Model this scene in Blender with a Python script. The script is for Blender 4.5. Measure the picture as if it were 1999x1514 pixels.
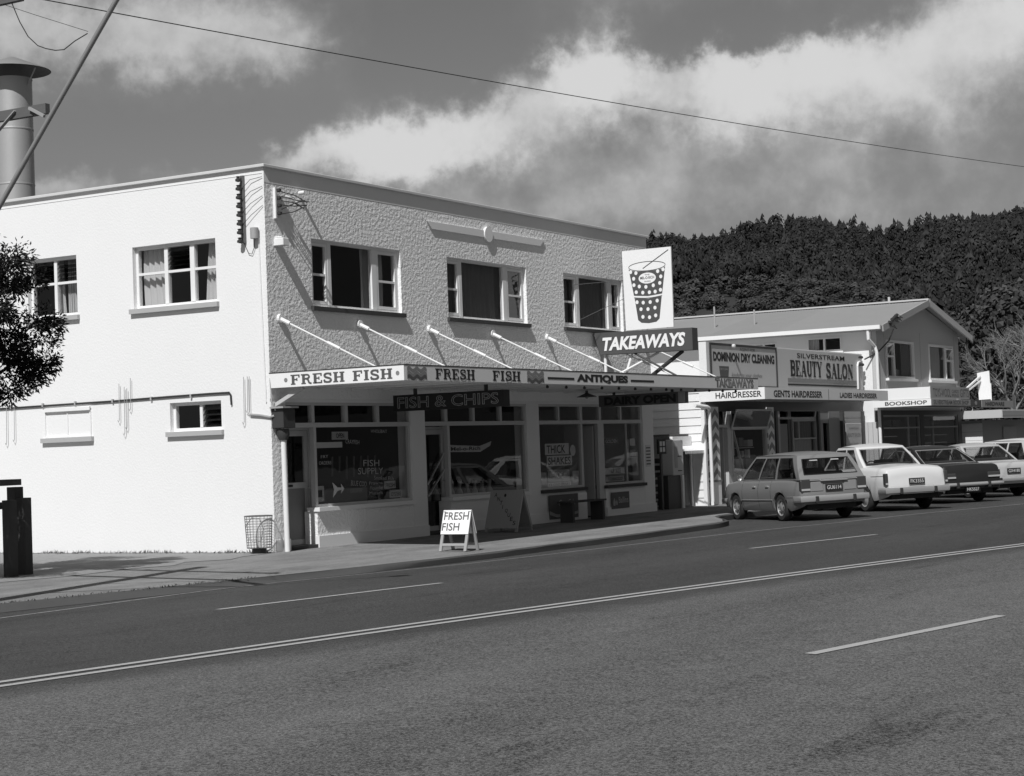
import bpy, bmesh, math, random
import numpy as np
from mathutils import Vector, Matrix

# ------------------------------------------------------------------ scene, camera, sky, sun
for o in list(bpy.data.objects): bpy.data.objects.remove(o)
SC = bpy.context.scene
COL = SC.collection
rad = math.radians

CAM_POS = Vector((-23.6785, -18.7136, 1.5666))
YAW, PITCH, ROLL, FPX = 1.036035, 0.0342, -0.036055, 3502.73
def cam_axes():
    f = Vector((math.sin(YAW)*math.cos(PITCH), math.cos(YAW)*math.cos(PITCH), math.sin(PITCH)))
    r = Vector((math.cos(YAW), -math.sin(YAW), 0)); u = r.cross(f)
    return (math.cos(ROLL)*r+math.sin(ROLL)*u, -math.sin(ROLL)*r+math.cos(ROLL)*u, f)
cr, cu, cf = cam_axes()
cd = bpy.data.cameras.new('camera'); cam = bpy.data.objects.new('camera', cd); COL.objects.link(cam)
m3 = Matrix((cr, cu, -cf)).transposed()
cam.matrix_world = Matrix.Translation(CAM_POS) @ m3.to_4x4()
cd.sensor_width = 36; cd.sensor_fit = 'HORIZONTAL'; cd.lens = 36*FPX/1999
cd.clip_start = .1; cd.clip_end = 20000
SC.camera = cam
SC.view_settings.view_transform = 'Standard'; SC.view_settings.look = 'None'
SC.view_settings.exposure = 0; SC.view_settings.gamma = 1; SC.view_settings.use_curve_mapping = False

SUN = Vector((.86, .19, -1.0)).normalized()           # direction the light travels
sd = bpy.data.lights.new('sun', 'SUN'); sd.energy = 4.2; sd.angle = rad(.5); sd.color = (1, 1, 1)
so = bpy.data.objects.new('sun', sd); COL.objects.link(so)
so.rotation_euler = SUN.to_track_quat('-Z', 'Y').to_euler()
so.location = (-30, -10, 40)
SUN_EL = math.asin(-SUN.z); SUN_AZ = math.atan2(-SUN.x, -SUN.y)

class NT:
    """tiny helper for building node trees"""
    def __init__(s, tree): s.t = tree; s.n = tree.nodes; s.l = tree.links
    def new(s, typ, **k):
        n = s.n.new(typ)
        for a, b in k.items(): setattr(n, a, b)
        return n
    def put(s, sock, v):
        if isinstance(v, bpy.types.NodeSocket): s.l.new(v, sock)
        else: sock.default_value = v
    def m(s, op, a, b=0., c=None, clamp=False):
        n = s.new('ShaderNodeMath', operation=op, use_clamp=clamp); s.put(n.inputs[0], a); s.put(n.inputs[1], b)
        if c is not None: s.put(n.inputs[2], c)
        return n.outputs[0]
    def add(s, a, b): return s.m('ADD', a, b)
    def sub(s, a, b): return s.m('SUBTRACT', a, b)
    def mul(s, a, b): return s.m('MULTIPLY', a, b)
    def step(s, x, lo, hi):
        n = s.new('ShaderNodeMapRange', interpolation_type='SMOOTHSTEP'); s.put(n.inputs[0], x); s.put(n.inputs[1], lo); s.put(n.inputs[2], hi)
        return n.outputs[0]
    def mix(s, f, a, b):  # scalar lerp
        return s.add(a if isinstance(a, bpy.types.NodeSocket) else float(a), s.mul(s.sub(b, a), f))
    def comb(s, x, y, z):
        n = s.new('ShaderNodeCombineXYZ'); s.put(n.inputs[0], x); s.put(n.inputs[1], y); s.put(n.inputs[2], z); return n.outputs[0]
    def noise(s, vec, scale, detail=6, rough=.55, dist=0):
        n = s.new('ShaderNodeTexNoise'); s.put(n.inputs['Vector'], vec); s.put(n.inputs['Scale'], scale)
        s.put(n.inputs['Detail'], detail); s.put(n.inputs['Roughness'], rough); s.put(n.inputs['Distortion'], dist)
        return n.outputs['Fac']

def build_world():
    w = bpy.data.worlds.new('World'); SC.world = w; w.use_nodes = True
    T = NT(w.node_tree); T.n.clear()
    out = T.new('ShaderNodeOutputWorld'); bg = T.new('ShaderNodeBackground'); T.l.new(bg.outputs[0], out.inputs[0])
    STR = .1; bg.inputs[1].default_value = STR
    sky = T.new('ShaderNodeTexSky', sky_type='NISHITA'); sky.sun_disc = False
    sky.sun_elevation = SUN_EL; sky.sun_rotation = SUN_AZ; sky.air_density = 1; sky.dust_density = .6; sky.ozone_density = 1
    sc = T.new('ShaderNodeSeparateColor'); T.l.new(sky.outputs[0], sc.inputs[0])
    # panchromatic film: the picture has no colour
    clear = T.mul(T.add(T.mul(sc.outputs[0], .55), T.add(T.mul(sc.outputs[1], .3), T.mul(sc.outputs[2], .15))), .52)
    tc = T.new('ShaderNodeTexCoord'); sx = T.new('ShaderNodeSeparateXYZ'); T.l.new(tc.outputs['Generated'], sx.inputs[0])
    az = T.mul(T.m('ARCTAN2', sx.outputs[0], sx.outputs[1]), 57.29578)
    el = T.mul(T.m('ARCSINE', sx.outputs[2]), 57.29578)
    # banks of cumulus: azimuth, elevation, widths, weight
    banks = [(48.0,12.9,5.3,1.7,.40),(52.9,12.9,2.0,1.2,.16),(54.7,9.4,3.4,1.0,.44),(58.7,9.9,2.5,1.3,.40),(62.5,11.5,1.7,1.7,.70),(66.6,10.5,3.2,1.5,.58),(72.0,10.6,4.0,1.8,.50),(75.5,12.6,3.2,1.6,.46),
             (64.6,7.8,12.,1.7,.27),(44.7,8.2,2.6,.8,.22),(49.2,10.2,4.4,1.2,-.26),(57.3,12.7,3.0,1.4,-.42),(67.0,13.0,3.6,.8,-.34),(82.,11.,5.,2.,.4),(37.,12.,5.,2.,.3)]
    dv = T.new('ShaderNodeVectorMath', operation='SCALE'); T.l.new(tc.outputs['Generated'], dv.inputs[0]); dv.inputs['Scale'].default_value = 57.3
    def shifted(o):
        n = T.new('ShaderNodeVectorMath', operation='ADD'); T.l.new(dv.outputs[0], n.inputs[0]); n.inputs[1].default_value = o; return n.outputs[0]
    wa = T.add(T.mul(T.sub(T.noise(shifted((3,7,1)), .42, 6, .58), .5), 3.4), T.mul(T.sub(T.noise(shifted((1,2,9)), 1.8, 5, .6), .5), 1.3))
    we = T.add(T.mul(T.sub(T.noise(shifted((9,1,4)), .5, 6, .58), .5), 2.3), T.mul(T.sub(T.noise(shifted((4,8,2)), 1.9, 5, .6), .5), 1.1))
    aw, ew = T.add(az, wa), T.add(el, we)
    def density(da, de, off):
        d = T.add(T.mul(T.sub(T.noise(shifted(off), .24, 8, .56), .5), .62), .03)
        a, e = T.add(aw, da), T.add(ew, de)
        for (ba, be, ra, re, am) in banks:
            g = T.add(T.m('POWER', T.mul(T.m('ABSOLUTE', T.sub(a, ba)), 1/ra), 2.), T.m('POWER', T.mul(T.m('ABSOLUTE', T.sub(e, be)), 1/re), 2.))
            d = T.add(d, T.mul(T.m('EXPONENT', T.mul(g, -1.)), am))
        return d
    d0 = density(0., 0., (0,0,0)); d1 = density(-.5, .8, (-.2,-.35,.8))
    cover = T.step(d0, -.15, .36)
    lit = T.step(T.add(T.mul(T.sub(d0, d1), .75), T.mul(d0, .85)), .02, .72)
    cloud = T.mix(lit, .215, .66)
    grey = T.mix(cover, clear, T.mul(cloud, 1/STR))
    T.l.new(T.comb(grey, grey, grey), bg.inputs[0])
build_world()

# ------------------------------------------------------------------ materials
MATS = {}
def mat(name, v=.5, rough=.75, var=0., vscale=4., bump=0., bscale=40., bdist=.01, metal=0., spec=.5, stretch=(1, 1, 1), streak=0., bdetail=3, coat=0.):
    if name in MATS: return MATS[name]
    m = bpy.data.materials.new(name); m.use_nodes = True; MATS[name] = m
    T = NT(m.node_tree); b = T.n['Principled BSDF']
    b.inputs['Roughness'].default_value = rough; b.inputs['Metallic'].default_value = metal
    b.inputs['Specular IOR Level'].default_value = spec; b.inputs['Base Color'].default_value = (v, v, v, 1)
    if coat: b.inputs['Coat Weight'].default_value = coat; b.inputs['Coat Roughness'].default_value = .08
    if var or bump or streak:
        tc = T.new('ShaderNodeTexCoord'); mp = T.new('ShaderNodeMapping'); T.l.new(tc.outputs['Object'], mp.inputs[0]); mp.inputs['Scale'].default_value = stretch
        vec = mp.outputs[0]
    if var:
        n = T.add(T.mul(T.noise(vec, vscale, 6, .6), .65), T.mul(T.noise(vec, vscale*7.3, 4, .6), .35))
        val = T.mul(T.add(1-var, T.mul(n, 2*var)), v)
        if streak:
            s = T.noise(T.comb(*[T.new('ShaderNodeSeparateXYZ').outputs[0]]*0) if False else vec, vscale*.6, 3, .5)
            val = T.mul(val, T.add(1-streak, T.mul(T.step(s, .35, .6), streak)))
        T.l.new(T.comb(val, val, val), b.inputs['Base Color'])
    if bump:
        bn = T.new('ShaderNodeBump'); bn.inputs['Strength'].default_value = bump; bn.inputs['Distance'].default_value = bdist
        T.l.new(T.noise(vec, bscale, bdetail, .55), bn.inputs['Height']); T.l.new(bn.outputs[0], b.inputs['Normal'])
    return m

def mat_glass(name, tint=.85, rough=.0, ior=1.5, wavy=0.):
    if name in MATS: return MATS[name]
    m = bpy.data.materials.new(name); m.use_nodes = True; MATS[name] = m
    T = NT(m.node_tree); T.n.clear(); out = T.new('ShaderNodeOutputMaterial')
    fr = T.new('ShaderNodeFresnel'); gm_ = T.new('ShaderNodeNewGeometry'); T.l.new(T.mix(gm_.outputs['Backfacing'], ior, 1/ior), fr.inputs[0])
    tr = T.new('ShaderNodeBsdfTransparent'); tr.inputs[0].default_value = (tint, tint, tint, 1)
    gl = T.new('ShaderNodeBsdfGlossy'); gl.inputs['Roughness'].default_value = rough; gl.inputs[0].default_value = (1, 1, 1, 1)
    mx = T.new('ShaderNodeMixShader'); T.l.new(fr.outputs[0], mx.inputs[0]); T.l.new(tr.outputs[0], mx.inputs[1]); T.l.new(gl.outputs[0], mx.inputs[2])
    if wavy:
        tc = T.new('ShaderNodeTexCoord'); bn = T.new('ShaderNodeBump'); bn.inputs['Strength'].default_value = wavy; bn.inputs['Distance'].default_value = .004
        T.l.new(T.noise(tc.outputs['Object'], 1.7, 2), bn.inputs['Height']); T.l.new(bn.outputs[0], gl.inputs['Normal'])
    T.l.new(mx.outputs[0], out.inputs[0]); return m

def mat_asphalt():
    m = bpy.data.materials.new('chip_seal'); m.use_nodes = True; MATS['chip_seal'] = m
    T = NT(m.node_tree); b = T.n['Principled BSDF']; b.inputs['Roughness'].default_value = .8; b.inputs['Specular IOR Level'].default_value = .35
    tc = T.new('ShaderNodeTexCoord'); P = tc.outputs['Object']
    mp = T.new('ShaderNodeMapping'); T.l.new(P, mp.inputs[0]); mp.inputs['Rotation'].default_value = (0, 0, rad(11.5)); mp.inputs['Scale'].default_value = (.16, 1, 1)
    st = T.noise(mp.outputs[0], .55, 5, .6)                 # wheel tracks and bleeding bitumen along the lanes
    st2 = T.noise(mp.outputs[0], 1.9, 4, .6)
    chip = T.noise(P, 46., 3, .75); chip2 = T.noise(P, 130., 2, .6); blot = T.noise(P, 2.3, 5, .62)
    v = T.add(.047, T.mul(T.sub(st, .5), .055))
    v = T.add(v, T.mul(T.sub(blot, .5), .026))
    dark = T.mul(T.step(st2, .58, .72), .016)
    v = T.sub(v, dark)
    v = T.add(v, T.mul(T.sub(T.step(chip, .40, .60), .5), .046)); v = T.add(v, T.mul(T.step(chip2, .56, .70), .075)); v = T.add(v, T.mul(T.sub(T.noise(P, 15., 4, .7), .5), .06))
    # paler newer seal on the near half of the street
    sx = T.new('ShaderNodeSeparateXYZ'); T.l.new(P, sx.inputs[0])
    side = T.step(T.add(T.add(sx.outputs[1], T.mul(sx.outputs[0], .2)), T.mul(T.sub(blot, .5), 1.2)), -12.6, -11.9)
    v = T.mul(v, T.mix(side, 2.0, 1.0))
    v = T.m('MAXIMUM', v, .012)
    T.l.new(T.comb(v, v, v), b.inputs['Base Color'])
    bn = T.new('ShaderNodeBump'); bn.inputs['Strength'].default_value = .55; bn.inputs['Distance'].default_value = .012
    T.l.new(T.add(chip, T.mul(chip2, .4)), bn.inputs['Height']); T.l.new(bn.outputs[0], b.inputs['Normal'])
    return m

def mat_path():
    m = bpy.data.materials.new('footpath_seal'); m.use_nodes = True; MATS['footpath_seal'] = m
    T = NT(m.node_tree); b = T.n['Principled BSDF']; b.inputs['Roughness'].default_value = .9; b.inputs['Specular IOR Level'].default_value = .2
    tc = T.new('ShaderNodeTexCoord'); P = tc.outputs['Object']
    mp = T.new('ShaderNodeMapping'); T.l.new(P, mp.inputs[0]); mp.inputs['Scale'].default_value = (.35, 1.2, 1)
    v = T.add(.205, T.mul(T.sub(T.noise(mp.outputs[0], 1.3, 7, .65), .5), .28)); v = T.sub(v, T.mul(T.step(T.noise(P, .9, 6, .7), .55, .72), .07))
    v = T.add(v, T.mul(T.sub(T.step(T.noise(P, 60., 3, .7), .4, .6), .5), .06)); v = T.add(v, T.mul(T.sub(T.noise(P, 9., 5, .7), .5), .10))
    v = T.m('MAXIMUM', v, .03)
    T.l.new(T.comb(v, v, v), b.inputs['Base Color'])
    bn = T.new('ShaderNodeBump'); bn.inputs['Strength'].default_value = .4; bn.inputs['Distance'].default_value = .008
    T.l.new(T.noise(P, 70., 3, .6), bn.inputs['Height']); T.l.new(bn.outputs[0], b.inputs['Normal'])
    return m

def mat_worn_paint(name, v, under, amount, scale=18.):
    """paint worn through in patches"""
    m = bpy.data.materials.new(name); m.use_nodes = True; MATS[name] = m
    T = NT(m.node_tree); b = T.n['Principled BSDF']; b.inputs['Roughness'].default_value = .7
    tc = T.new('ShaderNodeTexCoord'); P = tc.outputs['Object']
    n = T.add(T.mul(T.noise(P, scale, 5, .7), .6), T.mul(T.noise(P, scale*4, 3, .7), .4))
    f = T.step(n, .5-amount*.3, .5-amount*.3+.12)
    val = T.mix(f, under, v)
    T.l.new(T.comb(val, val, val), b.inputs['Base Color']); return m

M = {}
M['seal'] = mat_asphalt(); M['path'] = mat_path()
M['smooth'] = mat('painted_plaster', .80, .85, .035, 1.2, .35, 26, .012, spec=.2)
M['rough'] = mat('roughcast_plaster', .84, .9, .05, 1.5, .62, 15, .05, spec=.15, bdetail=5)
M['plaster'] = mat('flat_plaster', .76, .85, .05, 2, .1, 60, .004, spec=.2)
M['white'] = mat('white_paint', .78, .55, .05, 3, spec=.35)
M['signwhite'] = mat('sign_white', .82, .45, .03, 2, spec=.35)
M['fascia'] = mat('fascia_paint', .72, .5, .06, 1.5, spec=.35)
M['cream'] = mat('cream_paint', .5, .6, .06, 2)
M['grey'] = mat('mid_grey_paint', .22, .6, .08, 3)
M['midgrey'] = mat('soft_grey_paint', .35, .6, .06, 3)
M['dark'] = mat('dark_paint', .045, .5, .1, 3)
M['signdark'] = mat('sign_dark', .075, .55, .15, 4)
M['black'] = mat('black_paint', .012, .6)
M['ink'] = mat('sign_ink', .02, .6)
M['inkgrey'] = mat('sign_ink_grey', .09, .6)
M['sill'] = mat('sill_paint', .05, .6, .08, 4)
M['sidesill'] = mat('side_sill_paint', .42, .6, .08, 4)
M['cap'] = mat('parapet_cap', .6, .6, .15, 3)
M['roof'] = mat('roof_felt', .1, .9, .2, 2)
M['palegrey'] = mat('weathered_timber', .10, .85, .3, 5, stretch=(1, .2, 1))
M['wood'] = mat('dark_timber', .055, .85, .35, 5, .4, 30, .006, stretch=(1, 1, .15))
M['palewood'] = mat('pale_timber', .32, .7, .15, 4)
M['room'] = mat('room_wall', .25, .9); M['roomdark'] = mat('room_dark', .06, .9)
M['curtain'] = mat('curtain_cloth', .42, .9, .1, 6); M['net'] = mat('pale_curtain', .62, .9, .06, 6); M['drape'] = mat('dark_drape', .16, .9, .15, 8)
M['glass'] = mat_glass('window_glass', .82, 0., 1.5, .25)
M['carglass'] = mat_glass('car_glass', .72, 0., 1.5)
M['louvre'] = mat_glass('louvre_glass', .55, .02, 1.6)
M['galv'] = mat('galvanised', .42, .45, .2, 3, metal=.6)
M['flue'] = mat('flue_metal', .42, .55, .12, 2, metal=.35)
M['wire'] = mat('wire_black', .03, .6); M['steel'] = mat('grey_steel', .16, .5, .15, 5, metal=.4)
M['porcelain'] = mat('porcelain', .6, .3)
M['chrome'] = mat('chrome', .7, .28, metal=.72)
M['rubber'] = mat('rubber', .022, .85, .2, 10)
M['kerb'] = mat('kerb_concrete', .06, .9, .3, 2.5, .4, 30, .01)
M['gravel'] = mat('gravel', .24, .95, .45, 5, .6, 45, .02)
M['weed'] = mat('weed', .11, .8, .4, 6)
M['earth'] = mat('earth', .1, .95, .3, .05)
M['leaf'] = mat('leaf', .02, .8, .4, 4, spec=.1)
M['bark'] = mat('bark', .07, .9, .3, 6, .5, 25, .01)
M['bare'] = mat('bare_bark', .19, .9, .2, 3)
M['pine'] = mat('pine_foliage', .022, .9, .55, .03, spec=.1)
M['scrub'] = mat('scrub_foliage', .05, .9, .6, .025, spec=.1)
M['hill'] = mat('hill_soil', .04, .95, .6, .012, spec=.05)
M['track'] = mat('clay_track', .3, .95, .3, .08)
M['corr'] = mat('roof_iron', .30, .5, .12, 2, metal=.1)
M['lane'] = mat_worn_paint('road_paint', .38, .07, .62, 16.)
M['lanethin'] = mat_worn_paint('road_paint_worn', .34, .06, .42, 14.)
M['lens'] = mat('lamp_lens', .05, .25, spec=.6)
M['lens_pale'] = mat('lamp_lens_pale', .4, .3)
M['seat'] = mat('seat_vinyl', .04, .6)
def clumpy(m, v):
    T = NT(m.node_tree); b = T.n['Principled BSDF']; g = T.new('ShaderNodeNewGeometry'); tc = T.new('ShaderNodeTexCoord')
    k = T.mul(T.add(.62, T.mul(T.m('POWER', g.outputs['Random Per Island'], 1.4), .95)), T.add(.55, T.mul(T.noise(tc.outputs['Object'], .016, 4), .9)))
    k = T.mul(k, v); T.l.new(T.comb(k, k, k), b.inputs['Base Color'])
clumpy(M['pine'], .027); clumpy(M['scrub'], .050)
def carpaint(n, v): return mat('car_paint_'+n, v, .32, .03, 2, spec=.5, coat=.35)

# ------------------------------------------------------------------ mesh helpers
WMAT = {}
def wm(o):
    return WMAT.get(o.name, Matrix.Identity(4)) if o else Matrix.Identity(4)
def props(o, label=None, cat=None, group=None, kind=None):
    if label: o['label'] = label
    if cat: o['category'] = cat
    if group: o['group'] = group
    if kind: o['kind'] = kind
    return o
def thing(name, loc, label, cat, group=None, rot=None):
    o = bpy.data.objects.new(name, None); COL.objects.link(o); o.empty_display_size = .2
    mw = Matrix.Translation(Vector(loc))
    if rot is not None: mw = mw @ rot
    o.matrix_world = mw; WMAT[o.name] = mw
    return props(o, label, cat, group)

class Frame:
    """u, v, n axes on a wall"""
    def __init__(s, o, u, n, v=(0, 0, 1)): s.o = Vector(o); s.u = Vector(u).normalized(); s.v = Vector(v).normalized(); s.n = Vector(n).normalized()
    def p(s, u, v, n=0.): return s.o+s.u*u+s.v*v+s.n*n
WORLD = Frame((0, 0, 0), (1, 0, 0), (0, 1, 0))

class MB:
    def __init__(s): s.v = []; s.f = []
    def add(s, vs, fs):
        b = len(s.v); s.v += [tuple(x) for x in vs]; s.f += [tuple(i+b for i in f) for f in fs]; return s
    def box(s, x0, x1, y0, y1, z0, z1):
        return s.add([(x0,y0,z0),(x1,y0,z0),(x1,y1,z0),(x0,y1,z0),(x0,y0,z1),(x1,y0,z1),(x1,y1,z1),(x0,y1,z1)],
                     [(0,3,2,1),(4,5,6,7),(0,1,5,4),(1,2,6,5),(2,3,7,6),(3,0,4,7)])
    def fbox(s, F, u0, u1, v0, v1, n0, n1):
        P = [F.p(u, v, n) for n in (n0, n1) for (u, v) in ((u0,v0),(u1,v0),(u1,v1),(u0,v1))]
        return s.add(P, [(0,3,2,1),(4,5,6,7),(0,1,5,4),(1,2,6,5),(2,3,7,6),(3,0,4,7)])
    def fpoly(s, F, pts, n0, n1):
        k = len(pts); P = [F.p(u, v, n0) for u, v in pts]+[F.p(u, v, n1) for u, v in pts]
        return s.add(P, [tuple(range(k))[::-1], tuple(range(k, 2*k))]+[(i, (i+1) % k, k+(i+1) % k, k+i) for i in range(k)])
    def fdisc(s, F, u, v, ru, rv, n0, n1, k=20):
        return s.fpoly(F, [(u+ru*math.cos(2*math.pi*i/k), v+rv*math.sin(2*math.pi*i/k)) for i in range(k)], n0, n1)
    def tube(s, pts, r, k=8, r1=None, cap=True):
        pts = [Vector(p) for p in pts]; n = len(pts); b = len(s.v); prev = None
        for i, p in enumerate(pts):
            t = (pts[min(i+1, n-1)]-pts[max(i-1, 0)]).normalized()
            a = prev if prev is not None else (Vector((0, 0, 1)) if abs(t.z) < .9 else Vector((1, 0, 0)))
            x = (a-t*a.dot(t))
            if x.length < 1e-6: x = t.orthogonal()
            x.normalize(); y = t.cross(x); prev = x
            rr = r if r1 is None else r+(r1-r)*i/(n-1)
            for j in range(k):
                a_ = 2*math.pi*j/k; s.v.append(tuple(p+x*(rr*math.cos(a_))+y*(rr*math.sin(a_))))
        for i in range(n-1):
            for j in range(k): s.f.append((b+i*k+j, b+i*k+(j+1) % k, b+(i+1)*k+(j+1) % k, b+(i+1)*k+j))
        if cap: s.f.append(tuple(b+j for j in range(k))[::-1]); s.f.append(tuple(b+(n-1)*k+j for j in range(k)))
        return s
    def bar(s, a, b, w, h, up=(0, 0, 1)):
        a = Vector(a); b = Vector(b); t = (b-a).normalized(); up = Vector(up); x = t.cross(up)
        if x.length < 1e-5: x = t.orthogonal()
        x.normalize(); y = x.cross(t); P = [q+x*(w/2*i)+y*(h/2*j) for q in (a, b) for i, j in ((-1,-1),(1,-1),(1,1),(-1,1))]
        return s.add(P, [(0,3,2,1),(4,5,6,7),(0,1,5,4),(1,2,6,5),(2,3,7,6),(3,0,4,7)])
    def lathe(s, prof, c, axis='z', k=24, cap=False):
        b = len(s.v); c = Vector(c)
        for r, h in prof:
            for j in range(k):
                a = 2*math.pi*j/k; x, y = r*math.cos(a), r*math.sin(a)
                s.v.append(tuple(c+(Vector((x, y, h)) if axis == 'z' else Vector((x, h, y)) if axis == 'y' else Vector((h, x, y)))))
        for i in range(len(prof)-1):
            for j in range(k): s.f.append((b+i*k+j, b+i*k+(j+1) % k, b+(i+1)*k+(j+1) % k, b+(i+1)*k+j))
        if cap: s.f.append(tuple(b+j for j in range(k))[::-1]); s.f.append(tuple(b+(len(prof)-1)*k+j for j in range(k)))
        return s
    def grid(s, P, closed=False):
        b = len(s.v); r = len(P); c = len(P[0])
        for row in P: s.v += [tuple(x) for x in row]
        for i in range(r-1):
            for j in range(c-1 if not closed else c):
                j2 = (j+1) % c; s.f.append((b+i*c+j, b+i*c+j2, b+(i+1)*c+j2, b+(i+1)*c+j))
        return s
    def build(s, name, m, parent=None, label=None, cat=None, group=None, kind=None, smooth=None, bevel=0, world=True, loc=None, fix=True):
        me = bpy.data.meshes.new(name)
        if world and parent is not None: inv = wm(parent).inverted(); vs = [inv @ Vector(p) for p in s.v]
        elif loc is not None: L = Vector(loc); vs = [Vector(p)-L for p in s.v]
        else: vs = s.v
        me.from_pydata(vs, [], s.f)
        if fix:
            bm = bmesh.new(); bm.from_mesh(me); bmesh.ops.recalc_face_normals(bm, faces=bm.faces)
            if bevel: bmesh.ops.bevel(bm, geom=bm.edges[:], offset=bevel, segments=1, affect='EDGES', clamp_overlap=True)
            bm.to_mesh(me); bm.free()
        if smooth is not None:
            me.polygons.foreach_set('use_smooth', [True]*len(me.polygons)); me.set_sharp_from_angle(angle=rad(smooth))
        me.materials.append(M[m] if isinstance(m, str) else m); me.update()
        o = bpy.data.objects.new(name, me); COL.objects.link(o)
        if parent is not None: o.parent = parent; WMAT[o.name] = wm(parent).copy() if world else wm(parent).copy()
        elif loc is not None: o.location = loc; WMAT[o.name] = Matrix.Translation(Vector(loc))
        return props(o, label, cat, group, kind)

def wall_holes(F, u0, u1, v0, v1, holes, depth, n=0.):
    """wall sheet with rectangular openings, reveals of the given depth"""
    us = sorted(set([u0, u1]+[h[0] for h in holes]+[h[1] for h in holes])); vs = sorted(set([v0, v1]+[h[2] for h in holes]+[h[3] for h in holes]))
    mb = MB()
    inh = lambda a, b: any(h[0] < a < h[1] and h[2] < b < h[3] for h in holes)
    for i in range(len(us)-1):
        for j in range(len(vs)-1):
            if inh((us[i]+us[i+1])/2, (vs[j]+vs[j+1])/2): continue
            a, b, c, d = us[i], us[i+1], vs[j], vs[j+1]
            mb.add([F.p(a,c,n),F.p(b,c,n),F.p(b,d,n),F.p(a,d,n)], [(0,1,2,3)])
            mb.add([F.p(a,c,n-depth),F.p(b,c,n-depth),F.p(b,d,n-depth),F.p(a,d,n-depth)], [(3,2,1,0)])
    def q(a, c, b, d): mb.add([F.p(a,c,n),F.p(b,d,n),F.p(b,d,n-depth),F.p(a,c,n-depth)], [(0,1,2,3)])
    for (a, b, c, d) in list(holes)+[(u0, u1, v0, v1)]:
        q(a,c,b,c); q(b,c,b,d); q(b,d,a,d); q(a,d,a,c)
    return mb

# ------------------------------------------------------------------ lettering
_TXT = {}
def text_geo(body, shear=0., bold=0., outline=False, space=1.):
    key = (body, shear, bold, outline, space)
    if key in _TXT: return _TXT[key]
    cu_ = bpy.data.curves.new('txt', 'FONT'); cu_.body = body; cu_.size = 1; cu_.shear = shear; cu_.space_character = space; cu_.resolution_u = 3
    if outline: cu_.fill_mode = 'NONE'; cu_.bevel_depth = .018; cu_.bevel_resolution = 0
    else: cu_.offset = bold; cu_.extrude = 0
    ob = bpy.data.objects.new('txt', cu_); COL.objects.link(ob)
    dg = bpy.context.evaluated_depsgraph_get(); me = ob.evaluated_get(dg).to_mesh()
    V = np.array([v.co[:] for v in me.vertices]); Fc = [tuple(p.vertices) for p in me.polygons]
    ob.evaluated_get(dg).to_mesh_clear(); bpy.data.objects.remove(ob); bpy.data.curves.remove(cu_)
    _TXT[key] = (V, Fc); return V, Fc
def letters(parent, body, F, u0, v0, w, h, n, m='ink', rot=0., name='lettering', **k):
    V, Fc = text_geo(body, **k)
    lo = V.min(0); sz = V.max(0)-lo; mb = MB()
    P = []
    for x, y, z in V:
        a = (x-lo[0])/sz[0]*w; b = (y-lo[1])/sz[1]*h
        if rot: a, b = a*math.cos(rot)-b*math.sin(rot), a*math.sin(rot)+b*math.cos(rot)
        P.append(F.p(u0+a, v0+b, n+z*(h if k.get('outline') else 0)))
    par = list(range(len(P)))
    def root(i):
        while par[i] != i: par[i] = par[par[i]]; i = par[i]
        return i
    for f in Fc:
        for q in f[1:]: par[root(q)] = root(f[0])
    isl = {}
    for i in range(len(P)): isl.setdefault(root(i), []).append(V[i][0])
    words = []; hi = None; wid = {}
    for r_, xs_ in sorted(isl.items(), key=lambda kv: min(kv[1])):
        if hi is None or min(xs_)-hi > .2: words.append(r_)
        wid[r_] = len(words)-1; hi = max(xs_) if hi is None else max(hi, max(xs_))
    out = None
    for k_ in range(len(words)):
        fs = [f for f in Fc if wid[root(f[0])] == k_]; ids = sorted({i for f in fs for i in f}); mp = {i: j for j, i in enumerate(ids)}
        out = MB().add([P[i] for i in ids], [tuple(mp[i] for i in f) for f in fs]).build(name, m, parent, fix=False)
    return out
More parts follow.
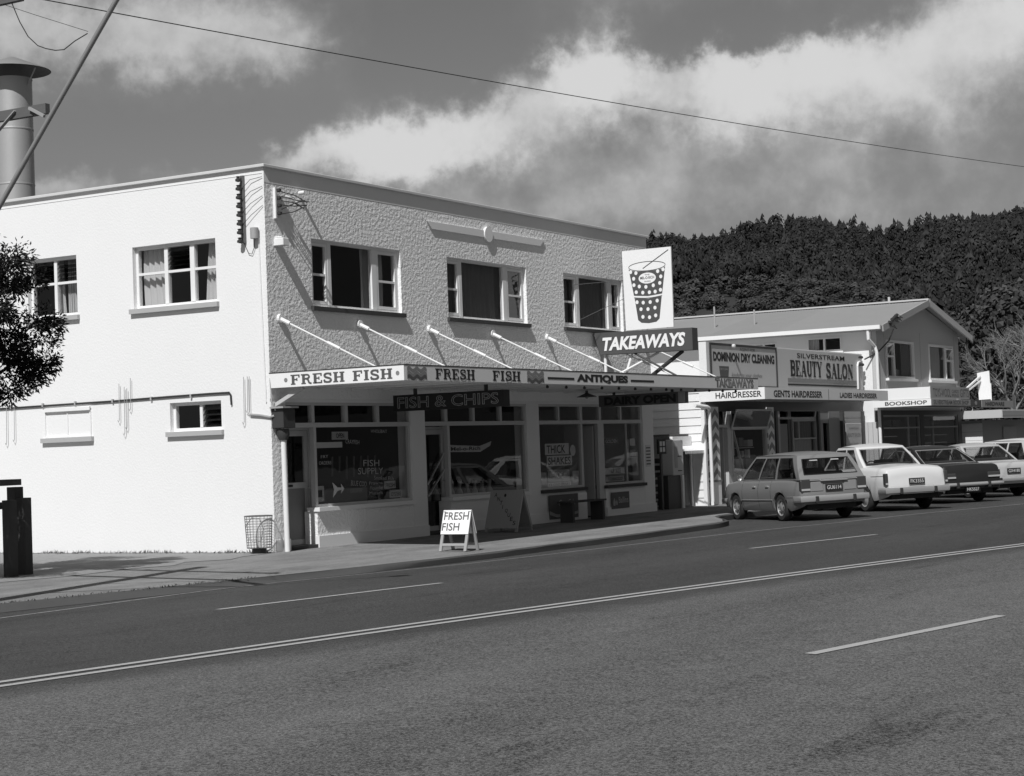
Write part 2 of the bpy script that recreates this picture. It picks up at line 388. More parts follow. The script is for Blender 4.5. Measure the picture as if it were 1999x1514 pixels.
# slab-serif letters built from strokes: (points, width) in a box 1 high
def _arc(cx, cy, rx, ry, a0, a1, k=8): return [(cx+rx*math.cos(rad(a0+(a1-a0)*i/k)), cy+ry*math.sin(rad(a0+(a1-a0)*i/k))) for i in range(k+1)]
def slab_glyph(ch, T=.24, t=.12):
    S = lambda x, y0=0, y1=1: [(x-T/2, y0, x+T/2, y1)]
    sf = lambda x, y, w=.42: [(x-w/2, y, x+w/2, y+t)]
    R = []; ST = []; w = .8
    if ch == 'I': w = .46; R = S(.23)+sf(.23,0)+sf(.23,1-t)
    elif ch == 'H': w = .98; R = S(.22)+S(.76)+sf(.22,0)+sf(.22,1-t)+sf(.76,0)+sf(.76,1-t)+[(.22,.44,.76,.44+t)]
    elif ch in 'FE':
        w = .84; R = S(.22)+sf(.2,1-t,.4)+[(.02,0,.42,t)]+[(.22,1-t,.80,1),(.68,.70,.80,1),(.22,.45,.58,.45+t),(.5,.36,.6,.66)]
        if ch == 'E': R += [(.22,0,.82,t),(.70,0,.82,.30)]
    elif ch == 'L': w = .78; R = S(.22)+sf(.2,1-t,.4)+[(.02,0,.76,t),(.64,0,.76,.32)]
    elif ch == 'T': w = .86; R = S(.43)+sf(.43,0)+[(.02,1-t,.84,1),(.02,.68,.13,1),(.73,.68,.84,1)]
    elif ch in 'RB':
        w = .94 if ch == 'R' else .86; R = S(.22)+sf(.22,0,.4)+sf(.2,1-t,.4)
        ST = [([(.22,1-t/2),(.5,1-t/2)]+_arc(.5,.74,.22,.20,90,-90)+[(.22,.54)], T*.62)]
        if ch == 'R': ST += [([(.5,.52),(.62,.42),(.70,.15),(.80,.06),(.92,.06)], T*.7)]
        else: ST += [([(.5,.54)]+_arc(.5,.3,.24,.24,90,-90)+[(.22,t/2)], T*.66)]
    elif ch == 'P': w = .8; R = S(.22)+sf(.22,0,.44)+sf(.2,1-t,.4); ST = [([(.22,1-t/2),(.48,1-t/2)]+_arc(.48,.7,.22,.24,90,-90)+[(.22,.46)], T*.64)]
    elif ch == 'D': w = .9; R = S(.22)+sf(.2,0,.4)+sf(.2,1-t,.4); ST = [([(.22,1-t/2),(.42,1-t/2)]+_arc(.42,.5,.34,.44,90,-90,12)+[(.22,t/2)], T*.72)]
    elif ch == 'U': w = .92; R = [(.22-T/2,.3,.22+T/2,1)]+sf(.22,1-t,.4)+sf(.74,1-t,.36); ST = [([(.22,.34)]+_arc(.48,.32,.26,.26,180,360,10)+[(.74,.4),(.74,1)], T*.66)]
    elif ch == 'O': w = .94; ST = [(_arc(.47,.5,.35,.43,0,180,12), T*.72), (_arc(.47,.5,.35,.43,180,360,12), T*.72)]
    elif ch == 'G': w = .94; ST = [([(.78,.74)]+_arc(.47,.5,.35,.43,50,320,14), T*.72)]; R = [(.62,.06,.84,.46),(.54,.40,.9,.40+t)]
    elif ch == 'S': w = .78; ST = [([(.66,.72),(.62,.86)]+_arc(.39,.73,.26,.21,60,255,9)+_arc(.39,.27,.28,.21,75,-120,9)+[(.12,.16),(.10,.28)], T*.74)]; R = [(.60,.66,.70,.98),(.06,.02,.16,.34)]
    elif ch == 'A': w = .98; R = sf(.16,0,.34)+sf(.80,0,.38)+[(.26,.28,.70,.28+t)]; ST = [([(.17,.04),(.48,.98)], t), ([(.48,.98),(.79,.04)], T)]
    elif ch == 'Y': w = .92; R = S(.46,0,.45)+sf(.46,0,.42)+sf(.14,1-t,.36)+sf(.76,1-t,.32); ST = [([(.16,.97),(.45,.42)], T*.9), ([(.76,.97),(.47,.42)], t)]
    elif ch == 'N': w = .98; R = sf(.18,0,.36)+[(.18-t/2,0,.18+t/2,1),(.78-t/2,0,.78+t/2,1)]+sf(.78,1-t,.36)+[(.02,1-t,.3,1)]; ST = [([(.2,.95),(.76,.06)], T)]
    else: w = .5
    return w, R, ST
def slab(parent, body, F, u0, v0, w, h, n, m='ink', gap=.07, T=.24, t=.12, name='lettering'):
    tot = 0; items = []
    for ch in body:
        gw, R, ST = slab_glyph(ch, T, t); items.append((tot, R, ST)); tot += gw+gap
    tot -= gap; k = w/tot; mb = MB(); e = 0
    for off, R, ST in items:
        for (a, b, c, d) in R:
            e += 1; nn = n+.0004*(e % 7); mb.add([F.p(u0+(off+x)*k, v0+y*h, nn) for x, y in ((a,b),(c,b),(c,d),(a,d))], [(0,1,2,3)])
        for pts, wd in ST:
            e += 1; nn = n+.0004*(e % 7)+.003; L = []; Rr = []
            for i, p in enumerate(pts):
                q0 = pts[max(i-1,0)]; q1 = pts[min(i+1,len(pts)-1)]; dx, dy = q1[0]-q0[0], q1[1]-q0[1]; l = math.hypot(dx, dy) or 1
                L.append((p[0]-dy/l*wd/2, p[1]+dx/l*wd/2)); Rr.append((p[0]+dy/l*wd/2, p[1]-dx/l*wd/2))
            vs = [F.p(u0+(off+x)*k, v0+min(1, max(0, y))*h, nn) for x, y in L+Rr]; kk = len(pts)
            mb.add(vs, [(i, i+1, kk+i+1, kk+i) for i in range(kk-1)])
    return mb.build(name, m, parent, fix=False)

# ------------------------------------------------------------------ ground
KX = [-80,-45,-20,-14,-8.5,-6.6,-4.6,-2.8,-1.3,-.2,1.3,3.1,5.8,9.8,10.6,11.4,12.2,14,60,120]
KY = [8.5,3.2,-.75,-1.7,-2.62,-2.92,-3.2,-3.46,-3.6,-3.72,-3.76,-3.76,-3.8,-3.74,-3.5,-2.95,-2.5,-2.42,-2.4,-2.4]
CX = [-80,-45,-25,-14.35,-11.88,-8.8,-4.47,1.21,8,20,60,120]
CY = [-1,-4.4,-7.3,-8.79,-9.15,-9.78,-10.66,-12.07,-13.85,-17,-27.5,-43]
def kerb_y(x): return float(np.interp(x, KX, KY))
def centre_y(x): return float(np.interp(x, CX, CY))
def road_z(x, y):
    yk, yc = kerb_y(x), centre_y(x); t = (yk-y)/(yk-yc); t = min(max(t, 0), 2.6)
    return -float(np.interp(x, [-6, -1, 6], [.115, .155, .165]))*(1-t)**2
def bank(x): return float(np.interp(x, [-6, -4.5, -1.5], [.5, .34, .03]))
def path_z(x, y): return -.016*max(0, -y)
def ground_z(x, y): return path_z(x, y) if y > kerb_y(x)-.02 else road_z(x, y)

EDGE = [(-16,-4.1),(-9.67,-3.82),(-8.61,-3.75),(-7.44,-3.64),(-5.9,-3.54),(-4.48,-3.55),(-3.32,-3.72),(-1.84,-3.97),(-.67,-4.22),(1.05,-4.48),(3.04,-4.73),(5.01,-5.0),(6.74,-5.32),(8.48,-5.77),(9.82,-6.2),(12.67,-6.95),(16.48,-8.04),(24,-10.1)]
DASH = [[(-8.79,-6.15),(-5.28,-6.72)],[(1.14,-8.04),(4.5,-8.81)],[(-10.99,-13.7),(-7.98,-14.3)],[(11,-10.5),(14.6,-11.4)],[(-19.,-4.9),(-15.5,-5.3)],[(-1.5,-16.0),(1.6,-16.9)]]
def build_ground():
    t = MB(); R = 9000; t.add([(-R,-R,-.62),(R,-R,-.62),(R,R,-.62),(-R,R,-.62)], [(0,1,2,3)])
    t.build('ground', 'earth', kind='structure')
    # street
    xs = sorted(set(list(np.arange(-30, 30.1, .75))+[-80,-65,-55,-45,-40,-35,33,36,40,45,50,60,75,90,120])); rd = MB(); P = []
    for x in xs:
        yk = kerb_y(x); row = [(x, yk-.0, road_z(x, yk))]
        for k in range(1, 34): y = yk-.02-(k/33)**1.25*44; row.append((x, y, road_z(x, y)))
        P.append(row)
    rd.grid(P); road = rd.build('road', 'seal', kind='structure', smooth=60)
    def stripe(pts, w, m='lane', dz=.005):
        mb = MB(); rows = []
        # resample
        q = []
        for a, b in zip(pts[:-1], pts[1:]):
            k = max(1, int(math.hypot(b[0]-a[0], b[1]-a[1])/.5)); q += [(a[0]+(b[0]-a[0])*i/k, a[1]+(b[1]-a[1])*i/k) for i in range(k)]
        q.append(pts[-1])
        for i, p in enumerate(q):
            a = q[max(0, i-1)]; b = q[min(len(q)-1, i+1)]; dx, dy = b[0]-a[0], b[1]-a[1]; l = math.hypot(dx, dy); nx, ny = -dy/l*w/2, dx/l*w/2
            rows.append([(p[0]+nx, p[1]+ny, road_z(p[0]+nx, p[1]+ny)+dz), (p[0]-nx, p[1]-ny, road_z(p[0]-nx, p[1]-ny)+dz)])
        mb.grid(rows); return mb.build('lane_marking', m, road, fix=False)
    cl = [(x, centre_y(x)) for x in np.arange(-45, 60, 1.)]
    # smooth the centre line a little
    cs = [(cl[i][0], sum(cl[min(len(cl)-1, max(0, i+j))][1] for j in range(-4, 5))/9) for i in range(len(cl))]
    stripe([(x, y+.11) for x, y in cs], .095); stripe([(x, y-.11) for x, y in cs], .095)
    stripe(EDGE, .06, 'lanethin')
    for d in DASH: stripe(d, .10)
    # kerb: a real step with a rough rounded lip; worn low where the verge runs out
    kb = MB(); P = []
    rng = random.Random(3)
    for x in np.arange(-45, 60.01, .5):
        yk = kerb_y(x); zt = path_z(x, yk); zg = road_z(x, yk); j = rng.uniform(-.012, .012); low = math.exp(-((x+3.9)/1.5)**2)
        zt2 = zt+j*.5-low*(zt-zg)*.55
        P.append([(x, yk-bank(x), zg-.1), (x, yk-bank(x)+j*2, road_z(x, yk-bank(x))+.006), (x, yk-.02-bank(x)*.3+j, zt2-.012), (x, yk+.0+j, zt2+.001), (x, yk+.05, zt+.006), (x, yk+.06, zt-.05)])
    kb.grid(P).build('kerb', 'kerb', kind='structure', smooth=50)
    fp = MB(); P = []
    for x in np.arange(-45, 60.01, 1.):
        yk = kerb_y(x)+.04; P.append([(x, yk+(14-yk)*0*k+(.0-yk)*k/8, path_z(x, yk+(0-yk)*k/8)) for k in range(9)]+[(x, 26, 0.)])
    fp.grid(P).build('footpath', 'path', kind='structure', smooth=60)
    # gravel strip beside the white wall
    gv = MB(); P = []; rng = random.Random(5)
    for x in np.arange(-40, -.049, .65):
        y0 = -.25+rng.uniform(-.18, .18)-(.012*x); P.append([(x, y0+(13-y0)*k/6, path_z(x, y0+(13-y0)*k/6)+.006) for k in range(7)])
    gv.grid(P).build('gravel_verge', 'gravel', kind='structure')
    # weeds along the foot of the wall
    wd = MB(); rng = random.Random(8)
    for i in range(900):
        y = rng.uniform(.05, 9); dens = .5+.5*math.sin(y*3.1)+.4*math.sin(y*7.7+1); 
        if rng.random() > .35+.5*dens: continue
        x = -abs(rng.gauss(0, .14))-.02; h = rng.uniform(.012, .05)*(1+max(0, dens)*.5); a = rng.uniform(0, 6.28); w = .012
        c, s_ = math.cos(a), math.sin(a); lx, ly = rng.uniform(-.05, .05), rng.uniform(-.05, .05)
        wd.add([(x-w*c, y-w*s_, 0), (x+w*c, y+w*s_, 0), (min(x+lx, -.01), y+ly, h)], [(0,1,2)])
    for i in range(260):     # tufts by the kerb and fence
        x = rng.uniform(-9, -4.4); y = kerb_y(x)+rng.uniform(.0, .15); h = rng.uniform(.01, .035); a = rng.uniform(0, 6.28); c, s_ = math.cos(a)*.012, math.sin(a)*.012
        wd.add([(x-c, y-s_, path_z(x,y)), (x+c, y+s_, path_z(x,y)), (x+rng.uniform(-.03,.03), y+rng.uniform(-.03,.03), path_z(x,y)+h)], [(0,1,2)])
    props(wd.build('weeds', 'weed', fix=False), 'low weeds growing along the foot of the white side wall', 'weeds', kind='stuff')

# ------------------------------------------------------------------ corner shop: takeaways, antiques and dairy
FRONT = Frame((0, 0, 0), (1, 0, 0), (0, -1, 0))        # u = x, n towards the street
SIDE = Frame((0, 0, 0), (0, -1, 0), (-1, 0, 0))        # u = -y, n towards the yard
HP, LEN, DEP = 6.44, 14.36, 13.0

def curtain(parent, F, u0, u1, v0, v1, n, m='curtain', waves=6, lean=0., amp=.03):
    k = max(8, int(waves*6)); rows = []
    for j in range(7):
        t = j/6; row = []
        for i in range(k+1):
            a = i/k; u = u0+(u1-u0)*a+lean*(1-t)*(a if lean > 0 else (1-a)); row.append(F.p(u, v0+(v1-v0)*t, n+amp*math.sin(a*waves*6.283+.6*math.sin(t*3))*(1-.3*t)))
        rows.append(row)
    return MB().grid(rows).build('curtain', m, parent, smooth=80, fix=False)

def frame_mb(F, u0, u1, v0, v1, w, n0, n1):
    return MB().fbox(F, u0, u0+w, v0, v1, n0, n1).fbox(F, u1-w, u1, v0, v1, n0, n1).fbox(F, u0+w, u1-w, v0, v0+w, n0, n1).fbox(F, u0+w, u1-w, v1-w, v1, n0, n1)

def pane(parent, F, u0, u1, v0, v1, n, m='glass', name='pane'):
    return MB().add([F.p(u0,v0,n), F.p(u1,v0,n), F.p(u1,v1,n), F.p(u0,v1,n)], [(0,1,2,3)]).build(name, m, parent, fix=False)

def louvres(parent, F, u0, u1, v0, v1, n, k=5):
    h = (v1-v0)/k
    for i in range(k):
        z = v0+h*(i+.5); MB().add([F.p(u0,z+h*.52,n-.035), F.p(u1,z+h*.52,n-.035), F.p(u1,z-h*.42,n+.035), F.p(u0,z-h*.42,n+.035),
                                  F.p(u0,z+h*.52,n-.041), F.p(u1,z+h*.52,n-.041), F.p(u1,z-h*.42,n+.029), F.p(u0,z-h*.42,n+.029)], [(0,1,2,3),(7,6,5,4),(0,3,7,4),(1,5,6,2)]).build('louvre', 'louvre', parent, fix=False)

def sash_window(b, F, u0, u1, v0, v1, cols, sillmat='sill', open_right=False, curtains=()):
    """three-light timber window: casement lights with a bar either side of a fixed pane"""
    D = .10
    w = frame_mb(F, u0, u1, v0, v1, .05, -D-.04, -D+.03)
    for (a, c) in cols: w.fbox(F, a, c, v0+.05, v1-.05, -D-.04, -D+.04)
    win = w.build('window', 'white', b)
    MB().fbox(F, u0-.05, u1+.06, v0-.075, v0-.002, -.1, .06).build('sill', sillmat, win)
    e = [u0+.05]+[x for p in cols for x in p]+[u1-.05]; lights = [(e[i], e[i+1]) for i in range(0, len(e), 2)]
    for i, (a, c) in enumerate(lights):
        if i == 1: pane(win, F, a, c, v0+.05, v1-.05, -D); continue
        sw = .055; lo, hi = v0+.055, v1-.055; mid = (lo+hi)/2-.02
        sm = frame_mb(F, a+.004, c-.004, lo, hi, sw, -D-.02, -D+.035).fbox(F, a+sw, c-sw, mid-.02, mid+.02, -D-.015, -D+.03)
        s_ = sm.build('sash', 'white', win)
        pane(s_, F, a+sw, c-sw, lo+sw, mid-.02, -D); pane(s_, F, a+sw, c-sw, mid+.02, hi-sw, -D)
    for (a, c, m, lean, wv) in curtains: curtain(win, F, a, c, v0+.03, v1-.03, -D-.16, m, wv, lean)
    return win

def build_corner_shop():
    b = thing('corner_shop', (0, 0, 0), 'white two-storey plastered corner shop building with takeaways, antiques and dairy', 'building')
    # side wall with its openings (u=-y)
    up = [(-2.96, -1.08, 4.26, 5.35), (-5.52, -4.30, 4.26, 5.34)]
    lowr = [(-2.20, -1.06, 2.08, 2.58)]; blank = (-5.18, -4.04, 2.07, 2.57)
    wall_holes(SIDE, -DEP, -.012, 0, HP, up+lowr, .22).build('side_wall', 'smooth', b)
    # upper front wall
    uw = [(1.26, 4.0, 4.17, 5.35), (5.6, 8.65, 4.17, 5.35), (10.26, 13.04, 4.17, 5.35)]
    wall_holes(Frame((0,0,0),(1,0,0),(0,-1,0)), .003, LEN, 2.56, HP-.25, uw, .22).build('front_wall', 'rough', b)
    # smooth band under the cap
    MB().fbox(FRONT, .003, LEN, HP-.25, HP, -.22, .004).build('parapet_band', 'plaster', b)
    MB().box(LEN-.2, LEN, .23, DEP, 0, HP).build('end_wall', 'smooth', b)
    MB().box(.23, LEN-.2, DEP-.2, DEP, 0, HP).build('back_wall', 'smooth', b)
    c = MB().fbox(FRONT, -.055, LEN+.05, HP, HP+.055, -.26, .05).fbox(SIDE, -DEP, -.26, HP, HP+.055, -.26, .055)
    c.build('parapet_cap', 'cap', b, bevel=.008)
    MB().box(.24, LEN-.21, .24, DEP-.21, HP-.45, HP-.38).build('roof', 'roof', b)
    MB().box(.24, LEN-.21, .24, DEP-.21, 2.82, 2.95).build('upper_floor', 'room', b)
    MB().box(.24, LEN-.21, 4.6, 4.7, 2.951, HP-.46).box(4.75, 4.85, .24, 4.59, 2.951, HP-.46).box(9.4, 9.5, .24, 4.59, 2.951, HP-.46).build('upper_partition', 'room', b)
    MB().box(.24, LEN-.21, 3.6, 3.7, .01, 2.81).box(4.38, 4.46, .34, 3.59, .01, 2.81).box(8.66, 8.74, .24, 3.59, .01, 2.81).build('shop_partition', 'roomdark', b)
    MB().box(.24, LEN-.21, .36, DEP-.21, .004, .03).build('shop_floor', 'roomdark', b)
    # hairline crack / water line under the cap
    MB().fbox(SIDE, -DEP+.2, -.03, HP-.10, HP-.093, .0, .006).build('string_line', 'cap', b)
    # upper front windows
    cA = [(1.80,1.90),(3.15,3.30)]
    sash_window(b, FRONT, *uw[0], cA, curtains=[(1.32,1.62,'drape',0,2),(3.05,3.42,'curtain',-.0,2),(3.42,3.75,'curtain',0,2)])
    sash_window(b, FRONT, *uw[1], [(6.12,6.22),(7.80,7.95)], curtains=[(5.66,6.05,'drape',0,2),(6.05,8.05,'drape',0,11),(8.05,8.3,'net',0,2)])
    sash_window(b, FRONT, *uw[2], [(10.92,11.06),(12.42,12.56)], curtains=[(10.3,10.6,'curtain',0,2),(10.62,10.85,'drape',0,2),(10.95,12.5,'drape',0,9),(12.5,12.95,'net',0,2)])
    # side windows
    def side_win(rc, cols, mid, louv, curt):
        u0, u1, v0, v1 = rc; D = .12
        w = frame_mb(SIDE, u0, u1, v0, v1, .055, -D-.05, -D+.03)
        for (a, c_) in cols: w.fbox(SIDE, a, c_, v0+.055, v1-.055, -D-.045, -D+.04)
        e = [u0+.055]+[x for p in cols for x in p]+[u1-.055]; L = [(e[i], e[i+1]) for i in range(0, len(e), 2)]
        if mid:
            for a, c_ in L: w.fbox(SIDE, a, c_, mid-.022, mid+.022, -D-.04, -D+.03)
        win = w.build('window', 'white', b)
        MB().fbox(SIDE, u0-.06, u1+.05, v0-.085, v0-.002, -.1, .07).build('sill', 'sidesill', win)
        for i, (a, c_) in enumerate(L):
            if mid:
                pane(win, SIDE, a, c_, v0+.055, mid-.022, -D)
                if i in louv: louvres(win, SIDE, a, c_, mid+.03, v1-.06, -D)
                else: pane(win, SIDE, a, c_, mid+.022, v1-.055, -D)
            else:
                if i in louv: louvres(win, SIDE, a, c_, v0+.06, v1-.06, -D, 4)
                else: pane(win, SIDE, a, c_, v0+.055, v1-.055, -D)
        for (a, c_, m, lean) in curt: curtain(win, SIDE, a, c_, v0+.02, v1-.02, -D-.13, m, 4, lean)
        return win
    side_win(up[0], [(-2.30,-2.22),(-1.72,-1.62)], 4.87, (1,), [(-2.92,-2.45,'net',.14),(-1.42,-1.12,'net',-.1)])
    side_win(up[1], [(-4.93,-4.86)], 4.87, (0, 1), [(-5.05,-4.86,'net',.06),(-4.74,-4.56,'net',.03)])
    side_win(lowr[0], [(-1.60,-1.54)], None, (1,), [])
    bw = frame_mb(SIDE, *blank, .03, 0, .02).fbox(SIDE, -4.62, -4.60, blank[2]+.03, blank[3]-.03, 0, .016).fbox(SIDE, blank[0]+.03, blank[1], blank[3]-.03+.001, blank[3]+.035, .0, .05)
    w = bw.build('blocked_window', 'smooth', b); MB().fbox(SIDE, blank[0]-.06, blank[1]+.05, blank[2]-.085, blank[2]-.002, .0, .07).build('sill', 'sidesill', w)
    # moulding with a disc
    mo = MB().fpoly(FRONT, [(4.92,5.985),(5.08,5.845),(6.98,5.845),(6.98,5.985)], 0, .03).fpoly(FRONT, [(7.30,5.845),(9.26,5.845),(9.42,5.985),(7.30,5.985)], 0, .03).build('moulding', 'plaster', b)
    MB().fdisc(FRONT, 7.14, 5.91, .155, .155, 0, .05, 28).build('disc', 'plaster', mo, smooth=40)
    # ---- shopfront
    ZS, ZT0, ZT1 = .69, 2.07, 2.15           # sill, transom bar
    ZH = 2.50
    hd = MB().fbox(FRONT, .003, LEN, ZH, 2.558, -.22, -.01); hd.build('shopfront_head', 'plaster', b)
    for (a, c_) in ((.003, .40), (4.16, 4.64), (8.46, 8.97), (13.82, LEN)):
        MB().fbox(FRONT, a, c_, .2, ZH, -.3, 0.).build('pier', 'rough' if a < 1 else 'plaster', b)
        MB().fbox(FRONT, a-.0, c_, 0, .2, -.3, .03).build('plinth', 'plaster', b)
    # stall risers
    for (a, c_) in ((1.20, 4.16), (5.46, 8.46), (8.97, 10.92), (11.86, 13.82)):
        m = 'rough' if a < 2 else 'plaster'
        MB().fbox(FRONT, a, c_, .2, ZS-.07, -.28, -.004).build('stall_riser', m, b)
        MB().fbox(FRONT, a-.005, c_, .0, .2, -.28, .026).build('plinth', 'plaster', b)
        MB().fbox(FRONT, a-.03, c_-.01, ZS-.07, ZS, -.2, .07).build('window_sill', 'white' if a < 8 else 'wood', b)
    # transom bar and glazing
    lights_top = [(.44,1.16),(1.24,2.13),(2.22,3.10),(3.19,4.14),(4.68,5.38),(5.48,6.40),(6.48,7.44),(7.52,8.40),(9.03,9.85),(9.92,10.82),(10.94,11.72),(11.82,12.75),(12.82,13.76)]
    tb = MB(); edges = [(.40,4.16),(4.64,8.46),(8.97,13.82)]
    for a, c_ in edges:
        tb.fbox(FRONT, a, c_, ZT0, ZT1, -.12, -.02); tb.fbox(FRONT, a, c_, ZH-.05, ZH-.001, -.12, -.025)
        ls = [l for l in lights_top if a <= l[0] and l[1] <= c_]; xs = [a]+[x for l in ls for x in l]+[c_]
        for i in range(0, len(xs), 2):
            if xs[i+1]-xs[i] > .01: tb.fbox(FRONT, xs[i], xs[i+1], ZT1, ZH-.05, -.115, -.03)
    tf = tb.build('transom_frame', 'cream', b)
    for a, c_ in lights_top: pane(tf, FRONT, a, c_, ZT1, ZH-.05, -.08, name='fanlight')
    GL = [(1.27,4.10),(5.54,8.40),(9.03,10.84),(11.92,13.05),(13.08,13.76)]; panes = []
    for (a, c_, l, r_) in ((1.27,4.10,.07,.06),(5.54,8.40,.08,.06),(9.03,10.84,.06,.09),(11.92,13.76,.07,.06)):
        sf = MB().fbox(FRONT, a-l, a, ZS, ZT0, -.12, -.03).fbox(FRONT, c_, c_+r_, ZS, ZT0, -.12, -.03).fbox(FRONT, a, c_, ZS, ZS+.05, -.12, -.03)
        if a > 11: sf.fbox(FRONT, 13.05, 13.08, ZS+.05, ZT0, -.1, -.05)
        sfo = sf.build('shopfront_frame', 'cream', b)
        for (q0, q1) in GL:
            if a <= q0 and q1 <= c_: panes.append(pane(sfo, FRONT, q0, q1, ZS+.05, ZT0, -.08, name='display_pane'))
    # recessed doors
    def door(x0, x1, y, zt, panel, m='cream', glaz=True):
        FD = Frame((0, y, 0), (1, 0, 0), (0, -1, 0)); h = zt
        d = frame_mb(FD, x0, x1, .06, h, .09, -.04, 0)
        if panel: d.fbox(FD, x0+.09, x1-.09, panel-.05, panel+.05, -.04, .0)
        dd = d.build('door', m, b)
        if panel:
            MB().fbox(FD, x0+.09, x1-.09, .15, panel-.05, -.03, -.012).build('door_panel', 'grey', dd)
            pane(dd, FD, x0+.09, x1-.09, panel+.05, h-.09, -.02)
            MB().fbox(FD, x0+.02, x0+.22, panel-.02, panel+.015, .002, .02).build('letter_slot', 'black', dd)
        else:
            pane(dd, FD, x0+.09, x1-.09, .15, h-.09, -.02)
            MB().bar(FD.p(x0+.05, .95, .03), FD.p(x1-.05, 1.55, .03), .035, .02).build('push_bar', 'chrome', dd)
            MB().bar(FD.p(x0+.05, .72, .03), FD.p(x1-.05, 1.22, .03), .035, .02).build('push_bar', 'chrome', dd)
        MB().tube([FD.p(x1-.045, 1.02, 0), FD.p(x1-.045, 1.02, .06)], .02, 10).build('handle', 'chrome', dd)
        MB().fbox(FD, x0-.12, x0-.005, 0, h+.06, -.06, .02).fbox(FD, x1+.005, x1+.06, 0, h+.06, -.06, .02).fbox(FD, x0-.005, x1+.005, h+.005, h+.06, -.06, .02).build('door_frame', m, dd)
        return dd
    door(.68, 1.36, .3, 2.02, 1.08); door(5.02, 5.72, .3, 2.0, None)
    # recess cheeks
    MB().box(1.42, 1.46, .30, .42, 0, 2.07).build('recess_cheek', 'cream', b); MB().box(5.78, 5.82, .30, .42, .0, 2.07).build('recess_cheek', 'cream', b)
    MB().box(.42, 1.2, .0, .36, .004, .06).build('door_step', 'kerb', b); MB().box(4.66, 5.46, .0, .36, .004, .06).build('door_step', 'kerb', b)
    # open dairy doorway with a leaf folded inside
    MB().box(11.62, 11.85, .02, .1, 0, 2.07).build('door_jamb', 'cream', b)
    MB().box(11.56, 11.60, .12, .85, .03, 2.02).build('open_door', 'cream', b)
    # interiors that show through the glass
    MB().box(1.5, 4.1, 1.0, 1.6, .03, .95).build('fish_counter', 'midgrey', b)
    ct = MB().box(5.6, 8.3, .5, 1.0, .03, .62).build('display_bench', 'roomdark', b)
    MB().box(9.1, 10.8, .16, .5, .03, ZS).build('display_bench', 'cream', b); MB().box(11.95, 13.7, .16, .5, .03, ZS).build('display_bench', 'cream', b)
    rng = random.Random(11)
    for i in range(9):
        x = 5.8+i*.29; MB().lathe([(.0,.0),(.05+.03*rng.random(),.0),(.07,.12),(.03,.2),(.045,.26+.1*rng.random())], (x, .75, .62), k=12).build('antique_vase', 'midgrey' if i % 2 else 'curtain', b, smooth=60)
    # painted words and cards on the panes
    p1, p2, p3, p4, p5 = panes
    for i, (tx, u, v, w_, h_, mm, rot) in enumerate([('FISH',2.70,1.36,.50,.115,'midgrey',-.02),('SUPPLY',2.53,1.22,.78,.115,'midgrey',-.02),('Smoked Fish',3.02,1.11,.62,.07,'midgrey',-.05),('BLUE COD',2.30,1.03,.48,.09,'midgrey',-.08),('GROPER',2.28,.90,.36,.07,'midgrey',0),
            ('Prawns',2.86,1.02,.42,.06,'midgrey',0),('Flounder',2.88,.93,.42,.06,'midgrey',0),('Mussels',2.86,.84,.42,.06,'midgrey',0),('WHOLEBAIT',2.96,1.96,.52,.06,'midgrey',-.02),('CRAYFISH',2.18,1.78,.42,.075,'midgrey',-.06),('FRY',1.44,1.53,.22,.05,'midgrey',.05),('ORDERS',1.38,1.42,.36,.06,'midgrey',0)]):
        letters(p1, tx, FRONT, u, v, w_, h_, -.072, mm, rot)
    def card(pn, u0, u1, v0, v1, m='curtain', tx=None, tm='ink', n=-.086, tilt=0.):
        cc = MB().fbox(FRONT, u0, u1, v0, v1, n-.006, n).build('card', m, pn)
        if tx:
            for k_, (t_, a, c_, d, e) in enumerate(tx): letters(pn, t_, FRONT, u0+(u1-u0)*a, v0+(v1-v0)*c_, (u1-u0)*d, (v1-v0)*e, n+.004, tm, bold=.015)
        return cc
    card(p1, 1.80, 2.28, 1.85, 1.99, 'curtain', [('OPEN',.25,.2,.5,.6)]); card(p1, 1.34, 2.10, 1.71, 1.81, 'net'); card(p1, 1.30, 1.52, .78, 1.05, 'midgrey'); card(p1, 1.34, 1.46, .86, .98, 'black', n=-.079)
    MB().fpoly(FRONT, [(1.76,1.10),(1.80,.98),(1.76,.84),(1.90,.95),(2.02,.965),(2.00,.90),(2.10,.98),(2.01,1.07),(2.02,1.005),(1.90,1.01)], -.079, -.073).build('painted_fish', 'net', p1)
    for i in range(2): card(p1, 3.36+i*.16, 3.72+i*.2, .76+(1-i)*.17, .90+(1-i)*.17, 'curtain', [('FRESH' if i == 0 else 'OYSTERS',.1,.2,.8,.55)])
    hang = MB()
    for i in range(7): hang.tube([(2.35+i*.22, .5, 1.55), (2.33+i*.22, .5, 1.2+.08*math.sin(i*2))], .018, 6)
    hang.build('hanging_rack', 'inkgrey', p1)
    card(p3, 9.34, 10.38, 1.42, 1.66, 'net', [('THICK',.06,.12,.78,.74)]); card(p3, 9.40, 10.50, 1.18, 1.40, 'net', [('SHAKES',.04,.12,.9,.74)])
    card(p3, 9.42, 10.36, .84, 1.10, 'midgrey', [('WELCOME',.08,.3,.6,.5)], 'signwhite'); card(p3, 9.40, 10.42, .745, .83, 'net', [('ICE COLD DRINKS',.04,.15,.9,.6)])
    MB().fdisc(FRONT, 10.56, 1.50, .12, .12, -.092, -.086).build('card', 'net', p3); card(p3, 9.06, 9.36, .80, 1.06, 'curtain'); card(p3, 10.50, 10.80, .80, 1.05, 'curtain')
